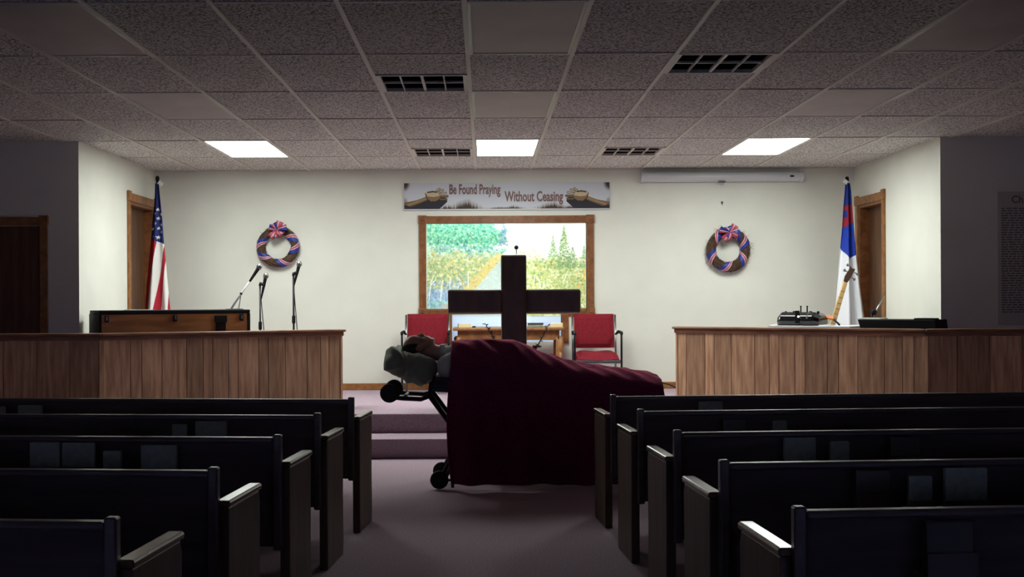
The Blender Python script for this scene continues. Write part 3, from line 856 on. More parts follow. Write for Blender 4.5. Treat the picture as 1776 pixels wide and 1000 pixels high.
for k in (0.18, .82):
    xx = kb + (ka - kb) * k
    build('stand_leg', MB().tube([fnR(xx, yk + .05, zk0), fnR(xx, yk + .36, PL + .02)], .014, 8), 'dark_metal', kbd)
    build('stand_leg', MB().tube([fnR(xx, yk + .33, zk0), fnR(xx, yk + .02, PL + .02)], .014, 8), 'dark_metal', kbd)
xx = sorted((on_r(1490, 553, yk + .1), on_r(1530, 553, yk + .1)))
build('paper', MB().hexa(fnR, xx[0], xx[1] , yk + .04, yk + .26, zk1 + .0005, zk1 + .010), 'paper', label='white paper sheet lying on top of the black keyboard', cat='paper')
# boom stand
YB2 = 11.2
b0 = P(1512, 552, YB2); b1 = P(1534, 512, YB2)
bs = thing('boom_stand', 'grey slanting boom of a stand before the oak door by guitar', 'stand', (b0.x, b0.y, fl))
build('base', MB().lathe((b0.x, b0.y, fl), (0, 0, 1), [(.13, 0), (.13, .015), (.03, .03), (.015, .04)], 24), 'black', bs)
build('pole', MB().tube([(b0.x, b0.y, fl + .03), b0 + Vector((0, 0, .06))], .010, 10), 'black', bs, smooth=True)
build('boom', MB().tube([b0 - (b1 - b0) * .3, b1], .0075, 10), 'steel', bs, smooth=True)
build('clutch', MB().lathe(P(1515, 541, YB2) + Vector((0, -.03, 0)), (0, 1, 0), [(.02, 0), (.028, .01), (.028, .05), (.02, .06)], 12), 'black', bs)

# ------------------------------------------------------------------ flags
def flag(label, u_top, v_top, Y, edges, painter, group):
    tp = P(u_top, v_top, Y)
    t = thing('flag', label, 'flag', (tp.x, Y, PL), group)
    build('stand', MB().lathe((tp.x, Y, PL + .003), (0, 0, 1), [(.12, 0), (.12, .02), (.05, .05), (.025, .09), (.02, .12)], 20), 'brass', t)
    build('pole', MB().tube([(tp.x, Y, PL + .05), (tp.x, Y, tp.z - .03)], .014, 10), 'black', t, smooth=True)
    build('finial', MB().lathe((tp.x, Y, tp.z - .05), (0, 0, 1), [(.014, 0), (.02, .01), (.02, .04), (.012, .055)], 12), 'black', t)
    vs_ = [e[0] for e in edges]; ls = [e[1] for e in edges]; rs = [e[2] for e in edges]
    NH, NW = 300, 96
    v0_, v1_ = vs_[0], vs_[-1]
    cols = np.zeros((NH, NW, 3))
    for j in range(NH):
        v = v0_ + (v1_ - v0_) * (j + .5) / NH
        l_, r_ = np.interp(v, vs_, ls), np.interp(v, vs_, rs)
        for i in range(NW):
            s_ = (i + .5) / NW
            cols[j, i] = painter(l_ + (r_ - l_) * s_, v, s_)
    def place(s_, q):
        v = v0_ + (v1_ - v0_) * q
        l_, r_ = np.interp(v, vs_, ls), np.interp(v, vs_, rs)
        u = l_ + (r_ - l_) * s_
        amp_ = .015 + .05 * q
        yy = Y - .03 + amp_ * math.sin(s_ * 11 + q * 1.5) - .12 * q * math.sin(s_ * math.pi)
        p = P(u, v, Y); p.y = yy
        return p
    o = raster('cloth', cols, place, 'cloth_print', t)
    o.data.polygons.foreach_set('use_smooth', [True] * len(o.data.polygons))
    md = o.modifiers.new('solid', 'SOLIDIFY'); md.thickness = .003
    return t
RED, WHT, BLU = L3(170, 22, 44), L3(226, 224, 220), L3(30, 40, 104)
stars = [(276, 364), (277, 379), (277.5, 396), (277, 412), (281.5, 390), (266.5, 397), (282, 402.5), (271.5, 388), (281, 372), (268, 410), (271, 371)]
def star_in(u, v):
    for a_, b_ in stars:
        du, dv = u - a_, v - b_
        r_ = math.hypot(du, dv)
        if r_ < 3.4:
            th = math.atan2(du, -dv) % (2 * math.pi / 5)
            th = min(th, 2 * math.pi / 5 - th)
            lim = 3.4 * math.cos(math.pi * 2 / 5) / math.cos(math.pi * 2 / 5 - th)
            if r_ < lim * 1.12: return True
    return False
def us(u, v, s_):
    if v < 419 + (u - 275) * .35:
        return WHT if star_in(u, v) else BLU
    k1 = 275 - (v - 420) * .137; k2 = 285.5 - (v - 440) * .15; k3 = 290 - (v - 455) * .098; k4 = 295.5 - (v - 500) * .02
    if u < k1: return RED
    if u < k2: return WHT
    if u < k3: return RED
    if u < k4: return WHT
    return RED
fl_l = flag('draped flag with white stars on blue and red and white stripes', 273, 306, 12.45,
     [(318, 271, 277), (345, 270, 280), (380, 266, 284), (415, 263, 286.5), (450, 259, 290), (500, 254, 294.5), (537, 251, 298), (640, 243, 304)], us, 'flags on poles in the corners')
def chf(u, v, s_):
    tip = 431 + (u - 1457.5) * 1.65 if u < 1469 else 450 - (u - 1469) * .66
    if v < tip:
        lo = 358 - (u - 1463) * .3; hi = 394 - (u - 1463) * .6
        if lo < v < hi and not (u < 1466.5 and 365 < v < 377): return L3(150, 24, 44)
        return L3(24, 58, 168) if v > 380 else L3(26, 48, 132)
    return L3(232, 233, 238)
fl_r = flag('draped white flag with a red cross on its blue corner', 1469, 307, 12.45,
     [(318, 1465, 1472), (333, 1464, 1474), (358, 1462, 1475.5), (394, 1460, 1478), (431, 1457, 1481), (500, 1452, 1489), (567, 1447, 1499), (640, 1441, 1508)], chf, 'flags on poles in the corners')
for t, (u, v) in ((fl_l, (278, 318)), (fl_r, (1466.5, 315))):
    p = P(u, v, 12.42)
    rot = Matrix.Rotation(R(35), 3, 'Y')
    mb = MB().box(-.025, .025, -.006, .006, -.02, .02); mb.v = [tuple(p + rot @ Vector(q)) for q in mb.v]
    build('tassel_tag', mb, 'paper', t)

# ------------------------------------------------------------------ wall things: banner, screen case, wreaths, hook
b0 = P(701, 318, WB); b1 = P(1057, 361, WB)
ban = thing('banner', 'wide printed banner reading Be Found Praying Without Ceasing above the frame', 'banner', ((b0.x + b1.x) / 2, WB, b1.z))
yf = WB - .022
NWb, NHb = 712, 90
bu = 701 + (np.arange(NWb) + .5) / NWb * 356; bv = 318 + (np.arange(NHb) + .5) / NHb * 43
uu, vv = np.meshgrid(bu, bv)
img = np.zeros((NHb, NWb, 3)); img[:] = L3(196, 198, 206)
def pmask(poly):
    inside_ = np.zeros(uu.shape, bool); n = len(poly)
    for i in range(n):
        (xa_, ya_), (xb_, yb_) = poly[i], poly[(i + 1) % n]
        cr = ((ya_ > vv) != (yb_ > vv)) & (uu < (xb_ - xa_) * (vv - ya_) / (yb_ - ya_ + 1e-9) + xa_)
        inside_ ^= cr
    return inside_.astype(float)
def line(pts, wd, c, al=1.0):
    for (a_, b_), (e2, f2_) in zip(pts, pts[1:]):
        q = np.clip(((uu - a_) * (e2 - a_) + (vv - b_) * (f2_ - b_)) / ((e2 - a_) ** 2 + (f2_ - b_) ** 2 + 1e-6), 0, 1)
        dd = np.hypot(uu - a_ - q * (e2 - a_), vv - b_ - q * (f2_ - b_))
        mix((1 - sm(dd, wd * .6, wd * 1.2)) * al, c)
# burnt smudges along the bottom and in the corners
for (cx_, hw, hh, al) in ((808, 26, 17, .95), (775, 14, 8, .6), (866, 22, 4, .6), (890, 20, 6, .7), (958, 26, 12, .95), (990, 14, 7, .6)):
    nz_ = np.array([mnoise.noise(Vector((x_ * .35, cx_, 0))) for x_ in bu])
    hgt = hh * np.exp(-((bu - cx_) / hw) ** 2) * (1 + .5 * nz_)
    m_ = np.clip((vv - (361 - hgt[None, :])) / (hh * .7 + .1), 0, 1) * (np.abs(uu - cx_) < hw * 1.8)
    mix(m_ * al, L3(96, 68, 40)); mix(np.clip(m_ - .55, 0, 1) * 1.8, L3(44, 32, 26))
for cx_ in (701, 1057):
    mix(1 - sm(np.hypot(uu - cx_, (vv - 318) * .8), 5, 13), L3(70, 44, 36))
    mix(.6 * (1 - sm(np.hypot(uu - cx_, (vv - 350) * .9), 3, 9)), L3(90, 80, 60))
def hands(T):
    tp = lambda pts: [T(*p) for p in pts]
    SK, DK, LT, SH = L3(120, 94, 66), L3(34, 28, 28), L3(196, 176, 146), L3(40, 38, 48)
    mix(pmask(tp([(701, 361), (701, 350), (722, 347), (738, 341), (752, 347), (766, 341), (774, 343), (776, 349), (768, 356), (762, 361)])), SH)
    mix(pmask(tp([(701, 354), (702, 350), (722, 346.5), (738, 341), (742, 346), (724, 353), (712, 357)])), SK)
    line(tp([(708, 354), (724, 349), (738, 344)]), 1.6, L3(160, 132, 92), .8)
    mix(pmask(tp([(737, 334), (739, 343), (746, 348.5), (756, 348), (764, 343), (765, 337), (756, 338), (744, 338)])), L3(132, 104, 72))
    mix(pmask(tp([(737, 334), (744, 331), (758, 331), (765, 334), (765, 339), (752, 341), (742, 340)])), LT)
    line(tp([(742, 333.5), (750, 332.2), (757, 333)]), 1.3, DK, .9)
    for k, (a_, b_) in enumerate((((758, 331), (762, 328)), ((762, 333), (768, 330)), ((764, 337), (773, 334.5)), ((765, 341), (776, 340)), ((764, 345), (774, 345)))):
        line(tp([a_, b_]), 2.3, DK, .95); line(tp([a_, b_]), 1.4, LT if k < 3 else SK, .95)
    line(tp([(738, 336), (740, 343), (747, 349)]), .8, DK, .8)
hands(lambda a_, b_: (a_, b_)); hands(lambda a_, b_: (1758 - a_, b_))
raster('printed_sheet', img, lambda s, t: Vector((b0.x + (b1.x - b0.x) * s, yf, b0.z + (b1.z - b0.z) * t)), 'print', ban)
build('board', MB().box(b0.x - .006, b1.x + .006, yf + .002, WB - .001, b1.z - .014, b0.z + .004), 'white_plastic', ban)
for body, ul, ur, vb, vt in (('Be Found Praying', 779.5, 868, 336.5, 320), ('Without Ceasing', 875, 976.5, 349, 332)):
    for off, yo, m_ in ((.027, .004, 'letter_edge'), (.012, .006, 'letter')):
        tm = text_mb(body, 1, lambda x, y, z: (x, y, z), offset=off)
        Vt = np.array(tm.v); w0, w1 = Vt[:, 0].min(), Vt[:, 0].max()
        pl_, pr_ = P(ul, vb, WB), P(ur, vb, WB); ztp = P(ul, vt, WB).z
        sx = (pr_.x - pl_.x) / (w1 - w0); sz = (ztp - pl_.z) / .70
        tm.v = [(pl_.x + (x - w0) * sx, yf - yo, pl_.z + y * sz) for x, y, z in tm.v]
        build('lettering', tm, m_, ban)

# projector screen case
s0 = P(1113, 307, WB - .06); s1 = P(1392, 308, WB - .06)
sc = thing('projector_screen', 'long white roll-up screen case under the ceiling', 'screen', ((s0.x + s1.x) / 2, WB - .06, s0.z - .06))
zc_ = s0.z
r_ = .055
prof = [(WB - .005, zc_ + r_), (WB - .06, zc_ + r_)] + [(WB - .06 - r_ * math.sin(a_), zc_ + r_ * math.cos(a_)) for a_ in np.linspace(.2, math.pi - .2, 8)] + [(WB - .06, zc_ - r_), (WB - .005, zc_ - r_)]
build('case', MB().prism(prof, lambda p, t_: (t_, p[0], p[1]), s0.x, s1.x - .04), 'white_plastic', sc)
prof2 = [(WB - .003 + (p[0] - WB) * 1.06, zc_ + (p[1] - zc_) * 1.08) for p in prof]
build('end_cap', MB().prism(prof2, lambda p, t_: (t_, p[0], p[1]), s1.x - .04, s1.x), 'white_plastic', sc)
build('end_cap', MB().prism(prof2, lambda p, t_: (t_, p[0], p[1]), s0.x - .01, s0.x + .01), 'white_plastic', sc)
q = P(1374, 305, WB - .12)
build('maker_label', MB().box(q.x - .022, q.x + .022, WB - .1165, WB - .112, q.z - .01, q.z + .01), 'black', sc)
q = P(1252, 314, WB - .09)
hb = build('pull_bar', MB().box(q.x - .035, q.x + .035, WB - .11, WB - .06, zc_ - r_ - .012, zc_ - r_ + .004), 'dark_metal', sc)
build('pull_handle', MB().tube([(q.x - .03, WB - .09, zc_ - r_ - .01), (q.x - .01, WB - .09, zc_ - r_ - .04), (q.x + .015, WB - .09, zc_ - r_ - .04), (q.x + .03, WB - .09, zc_ - r_ - .01)], .005, 8), 'white_plastic', sc)
q = P(1252, 351, WB)
build('wall_hook', MB().lathe((q.x, WB, q.z), (0, -1, 0), [(.006, 0), (.006, .012), (.012, .014), (.012, .02)], 10).tube([(q.x, WB - .015, q.z), (q.x, WB - .018, q.z - .025), (q.x, WB - .03, q.z - .028)], .004, 6), 'dark_metal', label='tiny dark hook on the white wall under the screen case', cat='hook')

def wreath(label, u, v, Ro, Ri, ribs, wild, seed):
    rr = random.Random(seed)
    c = P(u, v, WB); k_ = WB / F
    Rm = (Ro + Ri) / 2 * k_; rt = (Ro - Ri) / 2 * k_
    yc = WB - rt - .006
    t = thing('wreath', label, 'wreath', (c.x, yc, c.z - Ro * k_), 'twig wreaths on the wall')
    def pt(a_, off=0, ph=0): 
        r_ = Rm + off * math.cos(ph)
        return Vector((c.x + r_ * math.cos(a_), yc - off * math.sin(ph) * .85, c.z + r_ * math.sin(a_)))
    rows = []
    for i in range(72):
        a_ = 2 * math.pi * i / 72
        rows.append([pt(a_, rt * (.86 + .12 * mnoise.noise(Vector((i * .6, j, seed)))), 2 * math.pi * j / 12) for j in range(12)])
    rows.append(rows[0])
    build('twig_ring', MB().grid(rows, wrap=True), 'twig', t, smooth=False)
    mb = MB()
    for _ in range(70):
        a0 = rr.uniform(0, 2 * math.pi); ph = rr.uniform(0, 2 * math.pi); ln = rr.uniform(.6, 1.8); tw = rr.uniform(-2, 2)
        mb.tube([pt(a0 + ln * q / 6, rt * rr.uniform(.9, 1.06), ph + tw * q / 6) for q in range(7)], .0028, 4)
    for _ in range(wild):
        a0 = rr.uniform(0, 2 * math.pi); ph = rr.uniform(0, math.pi)
        p = pt(a0, rt * .9, ph); out = Vector((math.cos(a0 + rr.uniform(-1.2, 1.2)), -.2, math.sin(a0 + rr.uniform(-1.2, 1.2))))
        e2 = p + out * rr.uniform(.02, .055); e2.y = min(e2.y, WB - .004)
        mb.tube([p, p.lerp(e2, .5) + Vector((rr.uniform(-.006, .006), 0, rr.uniform(-.006, .006))), e2], [.002, .0015, .0008], 4)
    tw_ = build('twigs', mb, 'twig', t); tw_['kind'] = 'stuff'
    # ribbon wrapped round the ring in slanting bands: blue, white, red
    for deg, sl in ribs:
        a0 = R(deg)
        band = None
        for lo, hi, m_ in ((-.045, .0, 'ribbon_blue'), (.0, .011, 'ribbon_white'), (.011, .026, 'ribbon_red'), (.026, .038, 'ribbon_white')):
            rows = []
            for j in range(13):
                ph = -.35 + (math.pi + .7) * j / 12
                tw = (ph - math.pi / 2) * sl * .6
                rows.append([pt(a0 + (lo + (hi - lo) * q) / Rm + tw, rt * 1.07, ph) for q in (0, 1)])
            o = build('ribbon' if band is None else 'ribbon_stripe', MB().grid(rows), m_, t if band is None else band, solid=.002, recalc=False)
            band = band or o
    # bow
    top = pt(R(88), rt * 1.15, math.pi / 2); top.z -= .004
    bow = None
    for q, (dg, ln, m_) in enumerate(((15, .10, 'ribbon_blue'), (165, .105, 'ribbon_blue'), (60, .085, 'ribbon_red'), (112, .075, 'ribbon_blue'), (-40, .095, 'ribbon_red'), (218, .11, 'ribbon_red'), (258, .085, 'ribbon_blue'), (-80, .06, 'ribbon_red'))):
        dg += rr.uniform(-12, 12); ln *= rr.uniform(.75, 1.15); dep = rr.uniform(.018, .045)
        dv = Vector((math.cos(R(dg)), rr.uniform(-.5, .1), math.sin(R(dg)))); sv = Vector((-dv.z, rr.uniform(-.9, .9), dv.x)).normalized()
        for s0_, s1_, mm in ((-1, .1, m_), (.1, .45, 'ribbon_white'), (.45, 1, 'ribbon_red' if m_ == 'ribbon_blue' else 'ribbon_red')):
            rows = []
            for j in range(13):
                a_ = 2 * math.pi * j / 12
                ct = top + dv * (ln * .5 * (1 - math.cos(a_))) + Vector((0, -dep * math.sin(a_) - .016, 0))
                wdt = .010 + .026 * (1 - math.cos(a_)) / 2 * 1.1
                rows.append([ct + sv * wdt * s0_, ct + sv * wdt * s1_])
            build('bow_loop', MB().grid(rows), mm, t, solid=.0015, recalc=False)
    build('bow_knot', MB().ell(top + Vector((0, -.02, 0)), (.018, .016, .018)), 'ribbon_red', t, smooth=True)
wreath('twig wreath with blue, red and white ribbon above the microphones', 483.5, 428, 36.5, 21.5, [(165, -.3), (217, .35), (286, -.35), (350, -.25), (33, .25)], 30, 1)
wreath('shaggy twig wreath with striped ribbon between frame and white flag', 1261, 433, 38.5, 21.5, [(198, -.3), (263, .35), (327, .3), (22, -.3), (130, .4), (60, -.3)], 170, 2)

# faint printed poster on the dark return wall
p0 = P(1730, 338, YR); p1 = P(1776, 560, YR)
po = thing('poster', 'dim printed text sheet on the dark wall beside the alcove', 'poster', (p0.x + .35, YR, p1.z))
build('sheet', MB().box(p0.x, p0.x + .75, YR - .006, YR - .001, p1.z - .02, p0.z + .03), 'poster', po)
tb = text_mb('Ch', .09, lambda x, y, z: (p0.x + .12 + x, YR - .0075, p0.z - .07 + y), offset=.002)
build('title', tb, 'ink', po)
mb = MB(); rr = random.Random(3)
for k in range(44):
    zz = p0.z - .12 - k * .0215
    x = p0.x + .03
    while x < p0.x + .70:
        ln = rr.uniform(.02, .07); mb.box(x, min(x + ln, p0.x + .72), YR - .0072, YR - .0062, zz - .005, zz + .005); x += ln + .012
build('printed_lines', mb, 'ink', po)

# ------------------------------------------------------------------ chairs, communion table
def chair(label, u_mid, Yc):
    c = P(u_mid, 600, Yc); x = c.x; z0 = PL + .003
    t = thing('armchair', label, 'chair', (x, Yc, PL), 'red upholstered chairs by the table')
    sz = P(u_mid, 616, Yc - .2).z; bt = P(u_mid, 544, Yc + .25).z; bb = P(u_mid, 598, Yc + .2).z
    w2 = .215; rows = []
    def pad(name, y_of, za, zb_, th):
        mb = MB()
        rows_ = []
        for j in range(9):
            q = j / 8; z = za + (zb_ - za) * q
            rows_.append([(x - w2 + 2 * w2 * i / 8, y_of(z) - th * (1 - abs(2 * i / 8 - 1) ** 6) * (1 - abs(2 * q - 1) ** 6), z) for i in range(9)])
        mb.grid(rows_); rows2 = [[(a_, y_of(c_) + .02, c_) for (a_, b_, c_) in r] for r in rows_]
        n0 = len(mb.v); mb.grid(rows2)
        # sides
        idx = [i for i in range(9)] + [9 * j + 8 for j in range(1, 9)] + [72 + i for i in range(7, -1, -1)] + [9 * j for j in range(7, 0, -1)]
        for a_, b_ in zip(idx, idx[1:] + idx[:1]): mb.f.append((a_, b_, b_ + n0, a_ + n0))
        return build(name, mb, 'red_fabric', t, smooth=False, bevel=.004)
    yb_ = lambda z: Yc + .20 + (z - bb) * .18
    pad('backrest', yb_, bb - .03, bt, .03)
    mb = MB(); rows_ = []
    for j in range(9):
        q = j / 8; y = Yc - .24 + .46 * q
        rows_.append([(x - w2 + 2 * w2 * i / 8, y, sz + .015 - .05 * (1 - q) ** 3 + .035 * (1 - abs(2 * i / 8 - 1) ** 5) * (1 - abs(2 * q - 1) ** 8) - .018 * math.exp(-((i - 4) / 2.2) ** 2)) for i in range(9)])
    mb.grid(rows_); n0 = len(mb.v); mb.grid([[(a_, b_, sz - .045 + .0 * c_) for (a_, b_, c_) in r] for r in rows_])
    idx = [i for i in range(9)] + [9 * j + 8 for j in range(1, 9)] + [72 + i for i in range(7, -1, -1)] + [9 * j for j in range(7, 0, -1)]
    for a_, b_ in zip(idx, idx[1:] + idx[:1]): mb.f.append((a_, b_, b_ + n0, a_ + n0))
    build('seat', mb, 'red_fabric', t, smooth=False, bevel=.004)
    build('seat_frame', MB().box(x - .225, x + .225, Yc - .24, Yc + .22, sz - .065, sz - .047), 'steel', t, bevel=.003)
    az = P(u_mid, 577, Yc - .05).z
    for s_ in (-1, 1):
        xx = x + s_ * .242
        build('leg', MB().tube([(xx, Yc - .22, z0), (xx, Yc - .22, az - .03), (xx, Yc - .20, az), ], .011, 8), 'dark_metal', t, smooth=True)
        build('leg', MB().tube([(xx - s_ * .012, Yc + .30, z0), (xx - s_ * .012, Yc + .21, sz), (xx - s_ * .012, yb_(bt) + .01, bt - .01)], .011, 8), 'steel', t, smooth=True)
        build('armrest', MB().tube([(xx, Yc - .235, az - .01), (xx, Yc - .21, az + .006), (xx, Yc + .05, az + .01), (xx - s_ * .01, Yc + .21, az - .02)], [.014, .017, .017, .012], 8), 'black', t, smooth=True)
        build('side_rail', MB().tube([(xx, Yc - .22, sz - .06), (xx - s_ * .01, Yc + .22, sz - .06)], .009, 8), 'steel', t, smooth=True)
    build('front_rail', MB().tube([(x - .242, Yc - .22, sz - .075), (x + .242, Yc - .22, sz - .075)], .009, 8), 'steel', t, smooth=True)
chair('red upholstered armchair standing clear between table and plank rail', 1034, 12.42)
chair("red upholstered armchair behind the lying person's head", 739.5, 12.42)

YT = 12.25
t0 = P(785, 568, YT); t1 = P(979, 568, YT); tz = (t0.z + t1.z) / 2
tab = thing('communion_table', 'golden oak table with curved legs under the framed landscape', 'table', ((t0.x + t1.x) / 2, YT + .2, PL))
build('table_top', MB().box(t0.x, t1.x, YT, YT + .55, tz - .03, tz), 'oak', tab, bevel=.008)
build('apron', MB().box(t0.x + .05, t1.x - .05, YT + .04, YT + .06, tz - .13, tz - .03), 'oak', tab)
build('apron', MB().box(t0.x + .05, t1.x - .05, YT + .49, YT + .51, tz - .13, tz - .03), 'oak', tab)
for x in (t0.x + .05, t1.x - .07): build('side_apron', MB().box(x, x + .02, YT + .06, YT + .49, tz - .13, tz - .03), 'oak', tab)
for sx, x in ((-1, t0.x + .06), (1, t1.x - .06)):
    for sy, y in ((-1, YT + .06), (1, YT + .49)):
        H = tz - .03 - PL
        cen = [(0, 0, 1), (.012, .9, 1.05), (.02, .8, 1.1), (.012, .65, .9), (-.005, .4, .65), (-.012, .2, .5), (.0, .06, .5), (.015, .02, .75), (.015, 0.005, .7)]
        build('leg', MB().tube([(x + sx * a_, y + sy * a_, PL + H * b_) for a_, b_, _ in cen], [.036 * c_ for _, _, c_ in cen], 10), 'oak', tab, smooth=True)
def onT(u0, u1, vt, y, dep, name, m, label, cat):
    a_ = P(u0, vt, y); b_ = P(u1, vt, y)
    return a_.x, b_.x, a_.z
a_, b_, z_ = onT(794, 817, 561.5, YT + .12, 0, '', '', '', '')
bx = thing('book', 'thick cream-edged book lying on the oak table beside the left-hand cross arm'.replace('left-hand ', ''), 'book', ((a_ + b_) / 2, YT + .2, tz))
bx['label'] = 'thick cream-paged book with a dark spine on the oak table'
build('pages', MB().box(a_ + .006, b_, YT + .1, YT + .28, tz + .003, max(z_, tz + .03)), 'cream', bx)
build('cover', MB().box(a_, a_ + .006, YT + .095, YT + .285, tz + .0005, max(z_, tz + .03) + .003), 'book_dark', bx)
a_, b_, z_ = onT(819, 825, 564, YT + .12, 0, '', '', '', '')
build('pen_case', MB().box(a_, b_, YT + .1, YT + .14, tz + .0005, tz + .016), 'black', label='small black case beside the cream book on oak table', cat='case', bevel=.003)
a_, b_, z_ = onT(916, 943, 560, YT + .12, 0, '', '', '', '')
bx = thing('book', 'dark-covered book with grey page edges on the oak table', 'book', ((a_ + b_) / 2, YT + .2, tz))
build('pages', MB().box(a_, b_ - .005, YT + .1, YT + .28, tz + .006, max(z_, tz + .03) - .006), 'card', bx)
build('cover', MB().box(a_ - .004, b_, YT + .09, YT + .285, max(z_, tz + .03) - .006, max(z_, tz + .03)).box(a_ - .004, b_, YT + .09, YT + .285, tz + .0005, tz + .006), 'book_dark', bx)
a_, b_, z_ = onT(954, 976, 560, YT + .12, 0, '', '', '', '')
build('box', MB().box(a_, b_, YT + .1, YT + .26, tz + .0005, max(z_, tz + .03)), 'cream', label='small cream box on the oak table end near the empty chair', cat='box', bevel=.003)
c_ = P(946.5, 565, YT + .1)
build('small_cup', MB().lathe((c_.x, c_.y, tz + .0005), (0, 0, 1), [(.008, 0), (.014, .006), (.014, .02), (.006, .024)], 12), 'steel', label='tiny silver cup between dark book and cream box', cat='cup', smooth=True)

# ------------------------------------------------------------------ cross-shaped lectern
YC = 10.62
ct, cb = P(869, 441, YC), P(913, 441, YC)
a0, a1 = P(776.5, 502, YC), P(1007.5, 542.5, YC)
x0, x1 = ct.x, cb.x
lec = thing('cross_lectern', 'large dark wooden cross standing behind the stretcher', 'cross', ((x0 + x1) / 2, YC + .08, PL))
TH = .17
build('upright', MB().box(x0, x1, YC, YC + TH, PL + .04, ct.z), 'cross_wood', lec, bevel=.018)
build('crossbar', MB().box(a0.x, x0 + .004, YC + .004, YC + TH - .004, a1.z, a0.z), 'cross_wood', lec, bevel=.018)
build('crossbar', MB().box(x1 - .004, a1.x, YC + .004, YC + TH - .004, a1.z, a0.z), 'cross_wood', lec, bevel=.018)
build('base', MB().box(x0 - .14, x1 + .14, YC - .08, YC + .34, PL + .003, PL + .045), 'cross_wood', lec, bevel=.01)
mp = P(895.5, 430, YC + .2)
gm = thing('gooseneck_microphone', 'tiny black microphone peeking above the top of the cross', 'microphone', (mp.x, YC + TH, ct.z))
build('gooseneck', MB().tube([(mp.x, YC + TH + .012, ct.z - .25), (mp.x, YC + TH + .014, ct.z - .05), mp], .005, 8), 'steel', gm, smooth=True)
build('capsule', MB().lathe(mp - Vector((0, 0, .012)), (0, 0, 1), [(.010, 0), (.018, .008), (.02, .022), (.012, .036)], 12), 'black', gm, smooth=True)
build('mount', MB().box(mp.x - .025, mp.x + .025, YC + TH + .0005, YC + TH + .03, ct.z - .28, ct.z - .22), 'black', gm, bevel=.003)

# dark floral stems in a vase in front of the cross
YV = 10.42
vx = P(893, 640, YV).x
vz = PL + .003
va = thing('flower_vase', 'vase with two dark spreading floral stems before the cross', 'vase', (vx, YV, PL))
build('vase', MB().lathe((vx, YV, vz), (0, 0, 1), [(.05, 0), (.065, .04), (.075, .12), (.05, .22), (.035, .27), (.045, .3)], 20), 'vase', va, smooth=True)
for tip, mid in (((841, 560), (857, 588)), ((952, 562), (930, 604))):
    a_ = P(*tip, YV); b_ = P(*mid, YV)
    root = Vector((vx, YV, vz + .28))
    st = build('stem', MB().tube([root, root.lerp(b_, .5) + Vector((0, -.01, .01)), b_, b_.lerp(a_, .5), a_], [.006, .006, .006, .005, .003], 6), 'stem_dark', va)
    rr = random.Random(tip[0])
    for k in range(11):
        q = .05 + k * .09
        p = b_.lerp(a_, q)
        d_ = Vector((rr.uniform(-1, 1), rr.uniform(-1, .6), rr.uniform(-.2, 1))).normalized()
        rot = d_.to_track_quat('X', 'Z').to_matrix()
        build('leaf', MB().ell(p + d_ * .012, (.018, .008, .004), 8, 5, rot), 'stem_dark', st)
    big = 5 if tip[0] > 900 else 1
    for k in range(big):
        p = b_ + Vector((rr.uniform(-.03, .03), rr.uniform(-.02, .02), rr.uniform(-.025, .02)))
        fb = MB()
        for j in range(6):
            d_ = Vector((math.cos(j * 1.05), math.sin(j * 1.05), .5)).normalized()
            fb.ell(p + d_ * .012, (.014, .010, .006), 8, 5, d_.to_track_quat('X', 'Z').to_matrix())
        build('flower', fb, 'flower_red', st)

